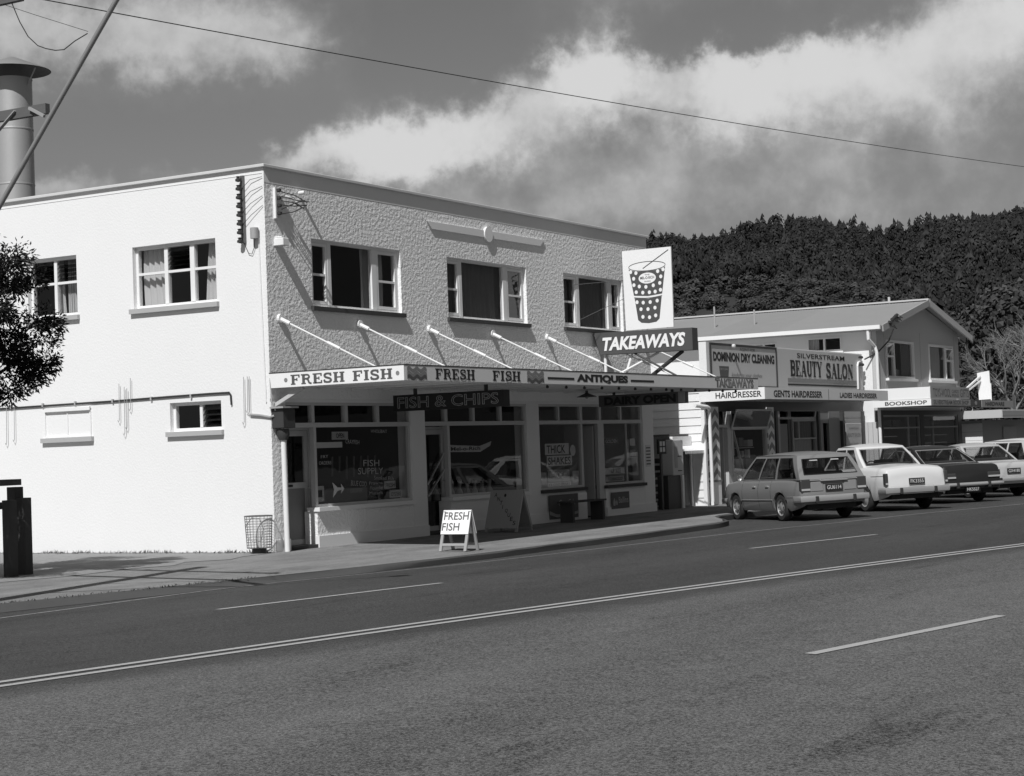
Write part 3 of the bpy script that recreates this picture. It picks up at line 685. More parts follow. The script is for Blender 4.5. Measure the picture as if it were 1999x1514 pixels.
    card(p4, 12.02, 12.98, .93, 1.07, 'net', [('UP SIZE',.3,.15,.5,.7)]); card(p4, 12.05, 12.95, .76, .88, 'curtain', [('TOBACCO',.1,.2,.8,.6)]); card(p4, 12.02, 12.74, 1.60, 1.74, 'inkgrey', [('GOLDEN',.1,.2,.8,.6)], 'cream')
    card(p5, 13.30, 13.56, 1.55, 1.72, 'net'); card(p5, 13.30, 13.56, 1.30, 1.46, 'midgrey'); card(p5, 13.12, 13.24, 1.1, 1.7, 'curtain')
    bn = MB().fpoly(FRONT, [(6.1,1.70),(7.3,1.66),(7.75,1.75),(7.7,1.66),(7.3,1.54),(6.1,1.56)], -.45, -.44).build('hanging_banner', 'net', p2)
    letters(p2, 'Mel-o-Rich', FRONT, 6.2, 1.58, 1.1, .075, -.435, 'ink', bold=.02)
    # advertising plates on the risers
    ck = MB().fbox(FRONT, 9.22, 10.48, .06, .57, .028, .04).build('drink_advert', 'signdark', b, label='dark enamel drink advert with white script and wave')
    letters(ck, 'Coca-Cola', FRONT, 9.62, .33, .7, .13, .045, 'midgrey', shear=.35)
    MB().fpoly(FRONT, [(9.22,.24),(9.5,.16),(9.9,.14),(10.48,.20),(10.48,.14),(9.9,.08),(9.5,.10),(9.22,.16)], .041, .045).build('wave', 'midgrey', ck)
    MB().fbox(FRONT, 10.50, 10.90, .03, .58, .028, .036).build('white_plate', 'white', b)
    bl = MB().fbox(FRONT, 12.06, 12.92, .15, .52, .028, .04).build('drink_advert', 'signdark', b, label='dark enamel drink advert with white drops and lettering')
    letters(bl, 'Ballins', FRONT, 12.38, .27, .48, .14, .045, 'midgrey', bold=.02)
    MB().fpoly(FRONT, [(12.17,.40),(12.23,.30),(12.21,.22),(12.13,.22),(12.11,.30)], .041, .045).fpoly(FRONT, [(12.29,.36),(12.33,.29),(12.31,.23),(12.27,.23),(12.25,.29)], .041, .045).build('drop', 'midgrey', bl)
    pp = MB().fbox(FRONT, 13.9, 14.18, 1.05, 1.56, .0, .008).build('notice', 'net', b)
    for i in range(6): MB().fbox(FRONT, 13.93, 14.15, 1.1+i*.075, 1.13+i*.075, .009, .011).build('notice_line', 'inkgrey', pp)
    # ---- canopy
    Z0, Z1, CD, CR = 2.73, 2.97, 2.72, 14.32
    MB().box(.036, CR, -CD+.046, -.012, Z0+.03, Z0+.06).build('canopy_soffit', 'plaster', b); MB().box(.04, CR-.04, -CD+.046, -.013, Z1-.07, Z1-.04).build('canopy_roof', 'roof', b)
    for i in range(15): MB().box(.35+i*.97, .41+i*.97, -CD+.05, -.02, Z0+.0, Z0+.029).build('canopy_batten', 'plaster', b)
    fl = MB().box(-.03, .035, -CD, -.012, Z0, Z1).build('end_fascia', 'signwhite', b)
    fr_ = MB().box(.036, CR, -CD, -CD+.045, Z0, Z1).build('front_fascia', 'fascia', b)
    MB().box(-.034, CR+.005, -CD-.004, -CD+.06, Z1+.001, Z1+.018).box(-.034, .05, -CD+.061, -.012, Z1+.001, Z1+.018).build('canopy_trim', 'dark', b)
    FL = Frame((-.03, 0, 0), (0, -1, 0), (-1, 0, 0)); FF = Frame((0, -CD, 0), (1, 0, 0), (0, -1, 0))
    slab(fl, 'FRESH', FL, .46, Z0+.035, 1.10, .165, .003, 'inkgrey'); slab(fl, 'FISH', FL, 1.72, Z0+.035, .78, .165, .003, 'inkgrey')
    MB().fdisc(FL, .36, Z0+.12, .035, .035, .002, .005).fdisc(FL, 2.60, Z0+.12, .035, .035, .002, .005).build('painted_dot', 'grey', fl)
    slab(fr_, 'FRESH', FF, .88, Z0+.03, 1.22, .175, .003, 'ink'); slab(fr_, 'FISH', FF, 2.68, Z0+.03, .95, .175, .003, 'ink')
    def waves(u0, u1):
        for k_, (vv, mm) in enumerate(((Z0+.175, 'grey'), (Z0+.10, 'grey'), (Z0+.045, 'inkgrey'))):
            q = MB(); n_ = 30; row0 = []; row1 = []
            for i in range(n_+1):
                t = i/n_; s_ = .022*math.sin(t*6.283*2.5); row0.append(FF.p(u0+(u1-u0)*t, vv+s_-.028, .003+.001*k_)); row1.append(FF.p(u0+(u1-u0)*t, vv+s_+.030, .003+.001*k_))
            q.grid([row0, row1]).build('painted_wave', mm, fr_, fix=False)
    waves(.06, .62); waves(3.86, 4.46)
    for (q0, q1) in ((4.60,5.60),(7.92,8.95)): MB().fbox(FF, q0, q1, Z0+.085, Z0+.125, .001, .004).build('painted_bar', 'ink', fr_)
    letters(fr_, 'ANTIQUES', FF, 5.70, Z0+.03, 2.1, .17, .003, 'ink', bold=.06)
    letters(fr_, 'TAKEAWAYS', FF, 11.95, Z0+.02, 2.1, .2, .003, 'inkgrey', bold=.05); letters(fr_, 'TAKEAWAYS', FF, 12.0, Z0+.035, 2.0, .17, .005, 'midgrey', bold=.0)
    # bulbs under the front edge
    for i in range(13): MB().lathe([(0,0),(.028,.01),(.03,.035),(.015,.06)], (5.2+i*.72, -CD+.35, Z0-.06), k=10).build('bulb', 'dark', b)
    # tie rods with anchor plates and turnbuckles
    for x in (.31, 2.60, 4.90, 7.19, 9.45, 11.75, 14.05):
        a = Vector((x, -.03, 3.9)); e = Vector((x, -1.95, Z1+.02)); 
        tr = MB().tube([a, e], .014, 6).build('tie_rod', 'white', b)
        MB().fdisc(FRONT, x, 3.91, .075, .075, .001, .05, 14).build('anchor_plate', 'white', tr); MB().tube([a, a.lerp(e, .1)], .035, 8).build('eye_bolt', 'white', tr)
        MB().tube([a.lerp(e, .5), a.lerp(e, .63)], .028, 8).build('turnbuckle', 'white', tr)
    MB().bar((.10, -.03, 2.45), (.10, -.62, 2.72), .06, .06).build('canopy_bracket', 'cream', b)
    return b

def build_shop_fittings():
    # flue
    t = thing('flue', (3, 8.86, HP-.38), 'tall round metal flue with conical cap rising from the flat roof', 'flue')
    MB().lathe([(.39,HP-.38),(.385,9.62)], (3,8.86,0), k=32).build('pipe', 'flue', t, smooth=50)
    for z in (7.4, 8.55, 9.6): MB().lathe([(.392,z-.02),(.398,z),(.392,z+.02)], (3,8.86,0), k=32).build('band', 'flue', t, smooth=50)
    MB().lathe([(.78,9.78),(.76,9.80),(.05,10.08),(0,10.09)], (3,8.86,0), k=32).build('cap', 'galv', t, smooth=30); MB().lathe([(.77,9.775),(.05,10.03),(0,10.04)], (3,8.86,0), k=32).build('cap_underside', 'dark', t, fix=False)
    for a in (.6, 2.7, 4.8): MB().bar((3+.39*math.cos(a), 8.86+.39*math.sin(a), 9.45), (3+.6*math.cos(a), 8.86+.6*math.sin(a), 9.79), .03, .012).build('cap_strap', 'galv', t)
    # insulator rack on the side wall
    t = thing('insulator_rack', (-.02, .43, 5.2), 'dark rack of porcelain line insulators high on the white side wall', 'insulators')
    MB().fbox(SIDE, -.46, -.40, 5.20, 6.34, .0, .05).build('bracket', 'steel', t)
    for i in range(8):
        z = 6.28-i*.148; MB().lathe([(.02,0),(.05,.012),(.05,.045),(.028,.06),(.028,.075),(.042,.09),(.0,.1)], (-.10, .46, z-.05), k=12).build('insulator', 'wire', t, smooth=40)
        MB().fbox(SIDE, -.47, -.44, z-.02, z+.01, .05, .09).build('pin', 'wire', t)
    # insulator bracket on the front
    t = thing('line_bracket', (.32, -.02, 5.62), 'banded line bracket with insulators and frayed service wires on the rough front wall', 'insulators')
    MB().fbox(FRONT, .24, .275, 5.60, 6.12, .0, .05).build('bracket', 'white', t)
    for i in range(4): MB().lathe([(.02,0),(.045,.01),(.045,.05),(.02,.06)], (.325, -.06, 5.66+i*.13), k=12).build('insulator', 'wire', t, smooth=40)
    rng = random.Random(4)
    for i in range(6):
        a = Vector((.36, -.08, 5.68+i*.075)); e = Vector((.62+.1*rng.random(), -.34-.1*rng.random(), 5.72+.2*rng.random())); md = a.lerp(e, .5)+Vector((0, -.02, .04*rng.uniform(-1,1)))
        MB().tube([a, md, e], .009, 5).build('service_wire', 'wire', t)
    MB().tube([(.42,-.12,5.98),(.52,-.2,5.96),(.62,-.26,5.82)], .022, 8).build('wire_sleeve', 'white', t)
    MB().lathe([(.03,-.12),(.035,-.05),(.03,0.)], (.94,-.02,6.10), axis='y', k=12, cap=True).build('wall_light', 'white', t)
    t = thing('wall_vent', (.3, -.001, 5.12), 'small white hooded vent box on the rough front wall', 'vent')
    MB().fbox(FRONT, .22, .38, 5.13, 5.26, .0, .2).fbox(FRONT, .23, .25, 5.26, 5.29, 0, .16).build('hood', 'white', t, bevel=.01)
    # junction box and conduits on side wall
    t = thing('junction_box', (-.03, .17, 5.25), 'grey cylinder junction box with thin conduit running down the white wall', 'conduit')
    MB().lathe([(.0,5.25),(.07,5.25),(.07,5.43),(0,5.43)], (-.075,.17,0), k=16).build('drum', 'midgrey', t, smooth=40)
    MB().tube([(-.012,.13,5.26),(-.012,.12,4.5),(-.012,.10,3.4),(-.012,.08,2.5)], .012, 6).build('conduit', 'smooth', t)
    MB().tube([(-.02,.45,5.22),(-.03,.34,5.02),(-.03,.27,5.0),(-.03,.22,5.1),(-.02,.2,5.3)], .006, 5).build('loop_wire', 'wire', t)
    for i in range(4): MB().tube([(-.06,.44,5.5+.2*i),(-.05,.25,5.65+.2*i),(-.02,.02,5.8+.16*i)], .005, 5).build('loop_wire', 'wire', t)
    # long cable
    t = thing('wall_cable', (-.01, .82, 2.45), 'dark electric cable clipped along the white side wall above the low windows', 'cable')
    pts = [(-.02,DEP-.2,2.60),(-.02,9,2.63),(-.02,6.3,2.655),(-.02,4.6,2.665),(-.02,3.4,2.672),(-.02,2.2,2.69),(-.02,1.3,2.70),(-.02,.86,2.70),(-.02,.83,2.66),(-.02,.82,2.49)]
    MB().tube(pts, .017, 6).build('cable', 'wire', t)
    for y in (6.0, 5.2, 4.4, 3.5, 2.6, 1.7): MB().fbox(SIDE, -y-.015, -y+.015, 2.645, 2.71, .0, .042).build('clip', 'sidesill', t)
    rng = random.Random(9)
    for i, y in enumerate((3.32,3.2,3.14,3.05,6.4,6.1,5.9,.52,.44,.40)):
        z1 = 2.98+rng.uniform(-.1,.1) if i < 4 else 2.72+rng.uniform(-.06,.06) if i < 7 else 2.95
        z0 = z1-.55-rng.uniform(0,.35); t_ = MB().tube([(-.045,y,z1),(-.05,y+.01,z0+.05),(-.05,y+.03,z0),(-.05,y+.05,z0+.04)], .006, 5).build('wire_hook', 'midgrey', t)
    # meter box with downpipe at the corner
    t = thing('meter_box', (.2, -.03, 0), 'dark meter box on the corner pier with white pipe beneath it', 'meter box')
    MB().fbox(FRONT, .02, .35, 2.06, 2.38, .001, .24).build('box', 'dark', t, bevel=.008); MB().fbox(FRONT, -.03, .40, 2.39, 2.42, .0, .28).build('hood', 'midgrey', t)
    MB().lathe([(.10,2.05),(.11,1.95),(.07,1.86)], (.16,-.12,0), k=14, cap=True).build('hopper', 'dark', t, smooth=40)
    MB().tube([(.16,-.12,1.87),(.17,-.12,.9),(.18,-.12,.0)], .045, 14).build('pipe', 'white', t, smooth=60)
    MB().tube([(-.02,-.02,2.9),(-.04,-.06,2.5),(.0,-.1,2.36)], .012, 6).tube([(-.03,.42,2.31),(-.03,.2,2.29),(-.02,.0,2.25),(.02,-.05,2.27)], .02, 6).build('lead', 'midgrey', t)
    # wire basket
    t = thing('wire_basket', (-.28, .12, 0), 'round wire mesh litter basket leaning by the building corner', 'litter bin')
    cx, cy, r0, r1 = -.29, .10, .20, .23
    k = 22
    for j in range(k):
        a = 6.2832*j/k; MB().tube([(cx+r0*math.cos(a), cy+r0*math.sin(a), .09), (cx+r1*math.cos(a), cy+r1*math.sin(a), .62)], .0035, 4).build('upright', 'steel', t)
    for i in range(13):
        z = .1+i*.043; r = r0+(r1-r0)*i/12; MB().tube([(cx+r*math.cos(6.2832*j/24), cy+r*math.sin(6.2832*j/24), z) for j in range(25)], .0032, 4, cap=False).build('hoop', 'steel', t)
    MB().tube([(cx+r1*math.cos(6.2832*j/24), cy+r1*math.sin(6.2832*j/24), .62) for j in range(25)], .009, 6, cap=False).build('rim', 'steel', t)
    MB().lathe([(0,.0),(.13,.0),(.12,.08),(.2,.09)], (cx,cy,0), k=16).build('base', 'dark', t)
    MB().tube([(cx-.24,cy-.05,.6),(cx-.27,cy+.06,.45),(cx-.27,cy+.04,.3),(cx-.26,cy-.1,.2),(cx-.24,cy-.24,.22),(cx-.22,cy-.27,.42),(cx-.22,cy-.2,.58),(cx-.24,cy-.05,.6)], .006, 5).build('bent_wire', 'steel', t)

    # hanging FISH & CHIPS
    X = 3.2; F = Frame((X, 0, 0), (0, -1, 0), (-1, 0, 0))
    t = thing('hanging_sign', (X, -1.45, 2.34), 'black box sign reading FISH & CHIPS in outlined neon letters under the canopy', 'sign')
    bx = MB().fbox(F, .28, 2.62, 2.33, 2.62, -.2, 0.).build('box', 'black', t); 
    letters(t, 'FISH & CHIPS', F, .38, 2.375, 2.14, .205, .012, 'midgrey', name='neon_lettering', outline=True)
    for u in (.7, 2.2): MB().bar(F.p(u, 2.621, -.1), F.p(u, 2.729, -.1), .06, .06).build('hanger', 'dark', t)
    X = 11.0; F = Frame((X, 0, 0), (0, -1, 0), (-1, 0, 0))
    t = thing('hanging_sign', (X, -1.4, 2.43), 'grey box sign with dark lettering DAIRY OPEN under the canopy', 'sign')
    MB().fbox(F, .36, 2.44, 2.42, 2.67, -.16, 0.).build('box', 'inkgrey', t); MB().fbox(F, 2.28, 2.44, 2.43, 2.66, .001, .006).build('end_panel', 'midgrey', t)
    letters(t, 'DAIRY OPEN', F, .5, 2.45, 1.72, .18, .004, 'black', bold=.05)
    for u in (.7, 2.1): MB().bar(F.p(u, 2.671, -.08), F.p(u, 2.729, -.08), .05, .05).build('hanger', 'dark', t)
    t = thing('canopy_lamp', (8.9, -1.2, 2.6), 'dark conical shade lamp hanging under the canopy', 'lamp')
    MB().lathe([(.03,2.72),(.03,2.68),(.05,2.66),(.2,2.60),(.21,2.59),(.04,2.63)], (8.9,-1.2,0), k=20).build('lamp_shade', 'dark', t, smooth=40)
    MB().lathe([(0,2.55),(.035,2.57),(.03,2.62)], (8.9,-1.2,0), k=12).build('bulb', 'midgrey', t)

    # TAKEAWAYS box sign and the cup board above it
    X = 11.5; F = Frame((X, 0, 0), (0, -1, 0), (-1, 0, 0))
    t = thing('roof_sign', (X, -1.25, 2.99), 'dark box sign reading TAKEAWAYS in slanted white letters on struts above the canopy', 'sign')
    MB().fpoly(F, [(.18,3.59),(2.43,3.57),(2.43,4.05),(.03,4.08)], -.28, 0.).build('box', 'signdark', t)
    letters(t, 'TAKEAWAYS', F, .25, 3.665, 2.02, .30, .012, 'signwhite', shear=.22, bold=.04)
    for (a, e, m_, r_) in (((.9,3.58,-.14),(.75,2.99,.0),'white',.03),((1.0,3.58,-.05),(2.1,2.99,-.0),'dark',.022),((2.1,3.57,-.2),(1.2,2.99,-.2),'dark',.045),((.25,3.59,-.1),(.25,2.99,-.1),'white',.035),((1.5,3.575,-.24),(.4,2.99,.2),'white',.025)):
        MB().tube([F.p(*a), F.p(*e)], r_, 8).build('strut', m_, t)
    tc_ = thing('cup_sign', (X, -1.4, 4.09), 'tall white board painted with a dark polka dot drink cup', 'sign')
    MB().fpoly(F, [(.83,4.085),(1.985,4.095),(1.99,5.84),(.80,5.84)], -.06, -.02).build('board', 'signwhite', tc_)
    n = -.018
    cup = MB().fpoly(F, [(.955,5.42),(1.04,5.385),(1.2,5.36),(1.4,5.35),(1.6,5.36),(1.76,5.385),(1.84,5.42),(1.745,4.84),(1.4,4.81),(1.06,4.84)], n, n+.003)
    cup.fpoly(F, [(1.075,4.775),(1.4,4.745),(1.73,4.775),(1.66,4.30),(1.58,4.235),(1.4,4.215),(1.22,4.235),(1.14,4.30)], n, n+.003).build('cup_print', 'signdark', tc_)
    rim = MB(); k = 32
    rim.tube([F.p(1.4+.445*math.cos(6.2832*i/k), 5.465+.10*math.sin(6.2832*i/k), n+.001) for i in range(k+1)], .006, 5, cap=False).tube([F.p(1.30,5.42,n+.002),F.p(1.93,5.78,n+.002)], .008, 5)
    rim.tube([F.p(1.065+.675*i/8, 4.795-.03*math.sin(i/8*math.pi), n+.004) for i in range(9)], .006, 5).build('rim_print', 'inkgrey', tc_)
    dots = MB()
    for (u, v) in [(1.0,5.36),(1.13,5.33),(1.66,5.33),(1.79,5.36),(1.07,5.21),(1.73,5.21),(1.07,5.07),(1.20,5.03),(1.36,5.01),(1.54,5.03),(1.70,5.07),(1.12,4.91),(1.28,4.89),(1.44,4.885),(1.58,4.89),(1.71,4.92),(1.13,4.69),(1.28,4.67),(1.45,4.67),(1.62,4.69),(1.22,4.53),(1.39,4.52),(1.56,4.54),(1.26,4.36),(1.42,4.34),(1.57,4.37)]:
        dots.fdisc(F, u, v, .038, .042, n+.003, n+.006, 12)
    dots.build('dot_print', 'signwhite', tc_)
    MB().fdisc(F, 1.40, 5.20, .21, .12, n+.003, n+.006, 24).build('oval_print', 'signwhite', tc_)
    letters(tc_, 'MEL-O-RICH', F, 1.23, 5.18, .34, .06, n+.008, 'ink', bold=.02); letters(tc_, 'THE', F, 1.34, 5.26, .12, .03, n+.008, 'ink'); letters(tc_, 'SHAKE', F, 1.33, 5.115, .15, .03, n+.008, 'ink')
    MB().tube([F.p(1.0,4.09,-.1),F.p(1.0,5.6,-.1)], .02, 6).tube([F.p(1.8,4.09,-.1),F.p(1.8,5.6,-.1)], .02, 6).build('back_post', 'steel', tc_)
    MB().tube([F.p(.82,5.2,-.04),(10.6,-.02,5.1)], .006, 5).tube([F.p(.82,4.8,-.04),(10.9,-.02,4.35)], .006, 5).build('guy_wire', 'steel', tc_)

    # sandwich boards
    def aboard(name, c, zb, w, h, spread, label, face_m, leg, build_text, solid):
        t = thing(name, (c[0], c[1], zb), label, 'sandwich board'); lean = spread/2
        Fa = Frame((c[0]-lean, c[1], zb), (0, -1, 0), Vector((-h, 0, lean)).normalized(), Vector((lean, 0, h)).normalized())
        Fb = Frame((c[0]+lean, c[1], zb), (0, -1, 0), Vector((h, 0, lean)).normalized(), Vector((-lean, 0, h)).normalized()); H_ = math.hypot(lean, h)
        for Fx, s_ in ((Fa, 1), (Fb, 1)):
            for u in (-w/2, w/2-.05): MB().fbox(Fx, u, u+.05, .01, H_-.01, -.03, 0).build('leg', 'palewood', t)
            MB().fbox(Fx, -w/2+.05, w/2-.05, .10, .14, -.028, -.002).build('rail', 'palewood', t)
        f = MB().fbox(Fa, -w/2-.005, w/2+.005, (0.08 if solid else h*.44), H_, .001, .012).build('face', face_m, t)
        MB().fbox(Fb, -w/2-.005, w/2+.005, (0.08 if solid else h*.44), H_, .001, .012).build('face', face_m, t)
        build_text(f, Fa, H_); return t
    def tx1(f, Fa, H_):
        letters(f, 'FRESH', Fa, -.235, H_-.165, .47, .13, .015, 'inkgrey', bold=.01); letters(f, 'FISH', Fa, -.25, H_-.345, .33, .13, .015, 'inkgrey', bold=.01)
    z = path_z(.95, -3.0)
    aboard('sandwich_board', (.95, -3.02), z, .52, .66, .42, 'small white sandwich board reading FRESH FISH at the kerb edge', 'signwhite', 'palewood', tx1, False)
    def tx2(f, Fa, H_):
        for i, ch in enumerate('ANTIQUES'): letters(f, ch, Fa, -.26+i*.072, H_-.14-i*.082, .06 if ch != 'I' else .012, .085, .015, 'ink', bold=.01)
        MB().fdisc(Fa, -.02, H_-.11, .025, .035, .013, .016, 10).build('painted_dot', 'ink', f)
    aboard('sandwich_board', (6.05, -.92), path_z(6, -.92), .72, .80, .62, 'larger grey sandwich board with diagonal ANTIQUES lettering outside the shop door', 'midgrey', 'palewood', tx2, True)
    # bench in front of the dairy
    t = thing('bench', (9.9, -.45, 0), 'low dark slatted bench before the dairy door', 'bench')
    for i in range(3): MB().box(9.1, 10.7, -.62+i*.12, -.52+i*.12, .40, .435).build('seat_slat', 'wood', t)
    for x in (9.2, 10.55):
        MB().box(x, x+.09, -.60, -.30, path_z(0,-.45), .399).build('leg', 'wood', t)
    # alley: small shed, vending cabinet and notice board between the two shops
    t = thing('lean_to', (16.2, .3, 0), 'small dark lean-to store with scalloped white awning between the two shops', 'shed')
    MB().box(15.98, 16.06, .28, .36, 0, 1.74).box(16.98, 17.06, .28, .36, 0, 1.74).box(16.06, 16.98, .28, .36, 1.36, 1.74).build('frame', 'white', t)
    for i in range(6): MB().box(16.065+i*.152, 16.21+i*.152, .31, .34, .02, 1.355).build('door_board', 'dark', t)
    MB().box(15.98, 17.06, .36, 1.9, 1.76, 1.80).build('roof', 'roof', t)
    aw = MB()
    for i in range(18): x = 15.95+i*.062; aw.add([(x,.27,1.50),(x+.062,.27,1.50),(x+.062,-.05,1.38),(x,-.05,1.38)], [(0,1,2,3)]).add([(x+.004,-.052,1.38),(x+.058,-.052,1.38),(x+.05,-.055,1.31),(x+.031,-.055,1.295),(x+.012,-.055,1.31)], [(0,1,2,3,4)])
    aw.build('awning', 'white', t, fix=False)
    t = thing('vending_cabinet', (15.6, .12, 0), 'tall narrow cream vending cabinet on a dark stand beside the lean-to', 'cabinet')
    MB().box(15.34, 15.92, -.02, .34, .80, 1.66).build('cabinet', 'cream', t, bevel=.015); MB().box(15.1, 15.80, .02, .30, .0, .795).build('stand', 'dark', t); MB().box(15.82, 15.92, -.02, .10, 0, .80).build('post', 'white', t)
    for z in (.9, 1.25): MB().box(15.60, 15.80, -.03, -.021, z, z+.02).build('slot', 'black', t)
    MB().box(15.42, 15.58, -.028, -.021, .98, 1.5).build('coin_panel', 'midgrey', t)
    t = thing('notice_board', (14.78, -.02, 0), 'small black notice board with four pale cards in the alley', 'notice board')
    MB().box(14.60, 15.0, -.01, .04, 1.33, 1.68).build('board', 'black', t); MB().box(14.72, 14.80, .0, .04, 0, 1.33).build('post', 'dark', t)
    for i in range(2):
        for j in range(2): MB().box(14.66+i*.16, 14.77+i*.16, -.016, -.011, 1.38+j*.14, 1.49+j*.14).build('card', 'net', t)
    t = thing('yard_gate', (14.9, .5, 0), 'dark slatted gate closing the gap beside the dairy wall', 'gate')
    for i in range(7): MB().box(14.40, 15.95, .5, .53, .08+i*.17, .20+i*.17).build('slat', 'dark', t)
    MB().box(14.40, 14.48, .531, .6, 0, 1.3).build('post', 'dark', t); MB().box(15.88, 15.96, .531, .6, 0, 1.3).build('post', 'dark', t)

# ------------------------------------------------------------------ hairdresser and beauty salon
def build_hairdresser():
    b = thing('hairdresser_shop', (17.1, -.1, 0), 'single-storey weatherboard hairdresser shop with false front signboard', 'building')
    Y = -.1; F = Frame((0, Y, 0), (1, 0, 0), (0, -1, 0)); X0, X1 = 17.1, 28.5
    S = Frame((X0, 0, 0), (0, -1, 0), (-1, 0, 0))
    MB().box(X0, X0+.1, Y+.1, 9, 0, 3.05).build('side_wall', 'white', b)
    for i in range(15):      # weatherboards
        z = i*.2; MB().add([S.p(u, v, n) for u in (-9, .06) for (v, n) in ((z,.028),(z+.208,.006),(z+.208,0),(z,0))], [(0,1,2,3),(7,6,5,4),(0,4,5,1),(1,5,6,2),(3,7,4,0)]).build('weatherboard', 'white', b)
    MB().fbox(S, .0, .10, 0, 3.05, -.06, .04).build('corner_board', 'white', b)
    MB().box(X0+.1, X1, 8.9, 9, 0, 3.0).box(X1-.1, X1, Y+.1, 8.9, 0, 3.0).build('rear_wall', 'white', b)
    MB().box(X0-.05, X1, Y+.12, 9.1, 3.06, 3.12).build('roof', 'corr', b); MB().box(X0+.1, X1-.1, 3.2, 3.3, 0, 3.0).box(21.75,21.82, Y+.12, 3.19, 0, 3.0).build('partition', 'roomdark', b)
    MB().box(X0+.1, X1-.1, Y+.06, 3.19, .004, .05).build('shop_floor', 'roomdark', b)
    MB().fbox(F, X0+.05, X1, 2.34, 3.0, -.1, -.02).build('front_head', 'dark', b)
    # barber-striped posts
    for (x0, x1) in ((17.36, 17.80), (20.98, 21.42)):
        p = MB().fbox(F, x0, x1, .62, 2.45, -.12, .05).build('barber_post', 'white', b); MB().fbox(F, x0-.01, x1+.01, 0, .57, -.12, .055).build('post_base', 'white', p); MB().fbox(F, x0-.03, x1+.03, .57, .62, -.12, .07).build('post_band', 'grey', p)
        fr = Frame((0, Y-.05, 0), (1,0,0), (0,-1,0)); sd_ = Frame((x0, Y, 0), (0,-1,0), (-1,0,0)); k = 6; h = 1.8/k; cxx = (x0+x1)/2
        for i in range(k):
            z = .66+i*h*.985
            MB().fpoly(fr, [(x0+.03,z),(cxx,z+h*.42),(x1-.03,z),(x1-.03,z+h*.46),(cxx,min(2.44,z+h*.9)),(x0+.03,z+h*.46)], .001, .004).build('stripe', 'grey', p)
            MB().fpoly(sd_, [(-.11,z),(.05,z+h*.32),(.05,z+h*.74),(-.11,z+h*.42)], .001, .004).build('stripe', 'grey', p)
    # gents door (open, dark) and window with tilted pane over it
    MB().fbox(F, 17.80, 17.90, 0, 2.34, -.12, 0).fbox(F, 18.42, 18.66, 0, 2.34, -.12, 0).fbox(F, 17.90, 18.42, 1.93, 2.0, -.12, 0).build('door_frame', 'cream', b)
    pane(b, F, 17.9, 18.42, 2.0, 2.34, -.05, name='fanlight')
    MB().box(18.36, 18.40, Y+.1, Y+.7, .05, 1.92).build('open_door', 'cream', b)
    MB().box(17.9, 18.6, Y-.28, Y-.001, -.02, .13).build('door_step', 'kerb', b)
    MB().fbox(F, 18.66, 20.98, 0, .68, -.1, 0).build('stall_riser', 'cream', b)
    w = frame_mb(F, 18.66, 20.98, .68, 2.34, .06, -.1, .02).fbox(F, 18.72, 20.92, 1.86, 1.92, -.1, .02).fbox(F, 18.72, 20.92, 1.38, 1.40, -.4, -.35).build('display_window', 'cream', b)
    pane(w, F, 18.72, 20.92, .74, 1.86, -.03)
    Ft = Frame((0, Y-.03, 1.93), (1,0,0), (0,-1,-.32), (0,-.32,1)); MB().fbox(Ft, 18.60, 20.88, .0, .46, .0, .02).build('tilted_backing', 'inkgrey', w)
    tp = frame_mb(Ft, 18.56, 20.92, -.03, .49, .045, .02, .045).build('tilted_frame', 'cream', w); pane(tp, Ft, 18.60, 20.88, .01, .45, .03)
    rng = random.Random(21); n = 0
    for (x, z, ww, hh, mm) in [(18.8,1.42,.2,.3,'curtain'),(19.1,1.42,.18,.2,'midgrey'),(19.5,1.2,.12,.5,'curtain'),(19.9,1.42,.3,.24,'drape'),(20.4,1.42,.34,.18,'curtain'),(18.8,1.0,.3,.25,'midgrey'),(19.7,.78,.5,.32,'cream'),(20.3,.8,.5,.3,'grey'),(20.5,1.12,.1,.22,'net'),(20.0,1.15,.16,.16,'midgrey'),(19.2,.78,.36,.18,'midgrey'),(18.75,.76,.4,.2,'curtain')]:
        MB().box(x, x+ww, Y+.28+.1*rng.random(), Y+.45, z, z+hh).build('goods', mm, b, bevel=.01)
    MB().bar((19.05, Y+.12, 1.84), (19.72, Y+.16, .76), .05, .05).build('leaning_pole', 'cream', b)
    # salon side: dark posts, doors, curtained windows
    for x in (21.50, 24.66, 26.62, 28.36): MB().fbox(F, x, x+.14, 0, 2.34, -.1, .07).build('dark_post', 'dark', b)
    MB().fbox(F, 21.64, 22.0, 0, 2.34, -.1, -.02).build('door_frame', 'midgrey', b)
    MB().fbox(F, 22.0, 22.62, .05, 2.0, -.1, -.06).build('salon_door', 'grey', b); MB().fbox(F, 22.62, 22.86, .05, 2.34, -.1, -.04).build('door_edge', 'dark', b)
    for x in (21.64,): MB().fbox(F, x, 24.66, 2.12, 2.18, -.1, .0).build('salon_transom', 'midgrey', b)
    sw = frame_mb(F, 22.86, 24.66, .6, 2.12, .06, -.1, .0).fbox(F, 23.3, 23.36, 1.6, 2.06, -.1, 0).fbox(F, 22.92, 24.6, 1.56, 1.6, -.1, 0).build('salon_window', 'midgrey', b)
    pane(sw, F, 22.92, 24.6, .66, 1.56, -.04); pane(sw, F, 22.92, 23.3, 1.6, 2.06, -.04); pane(sw, F, 23.36, 24.6, 1.6, 2.06, -.04)
    curtain(sw, F, 22.92, 24.6, .66, 1.56, -.16, 'curtain', 14); curtain(sw, F, 23.4, 24.6, 1.6, 2.06, -.16, 'drape', 7)
    MB().fbox(F, 22.86, 24.66, .05, .6, -.1, -.02).build('stall_riser', 'grey', b)
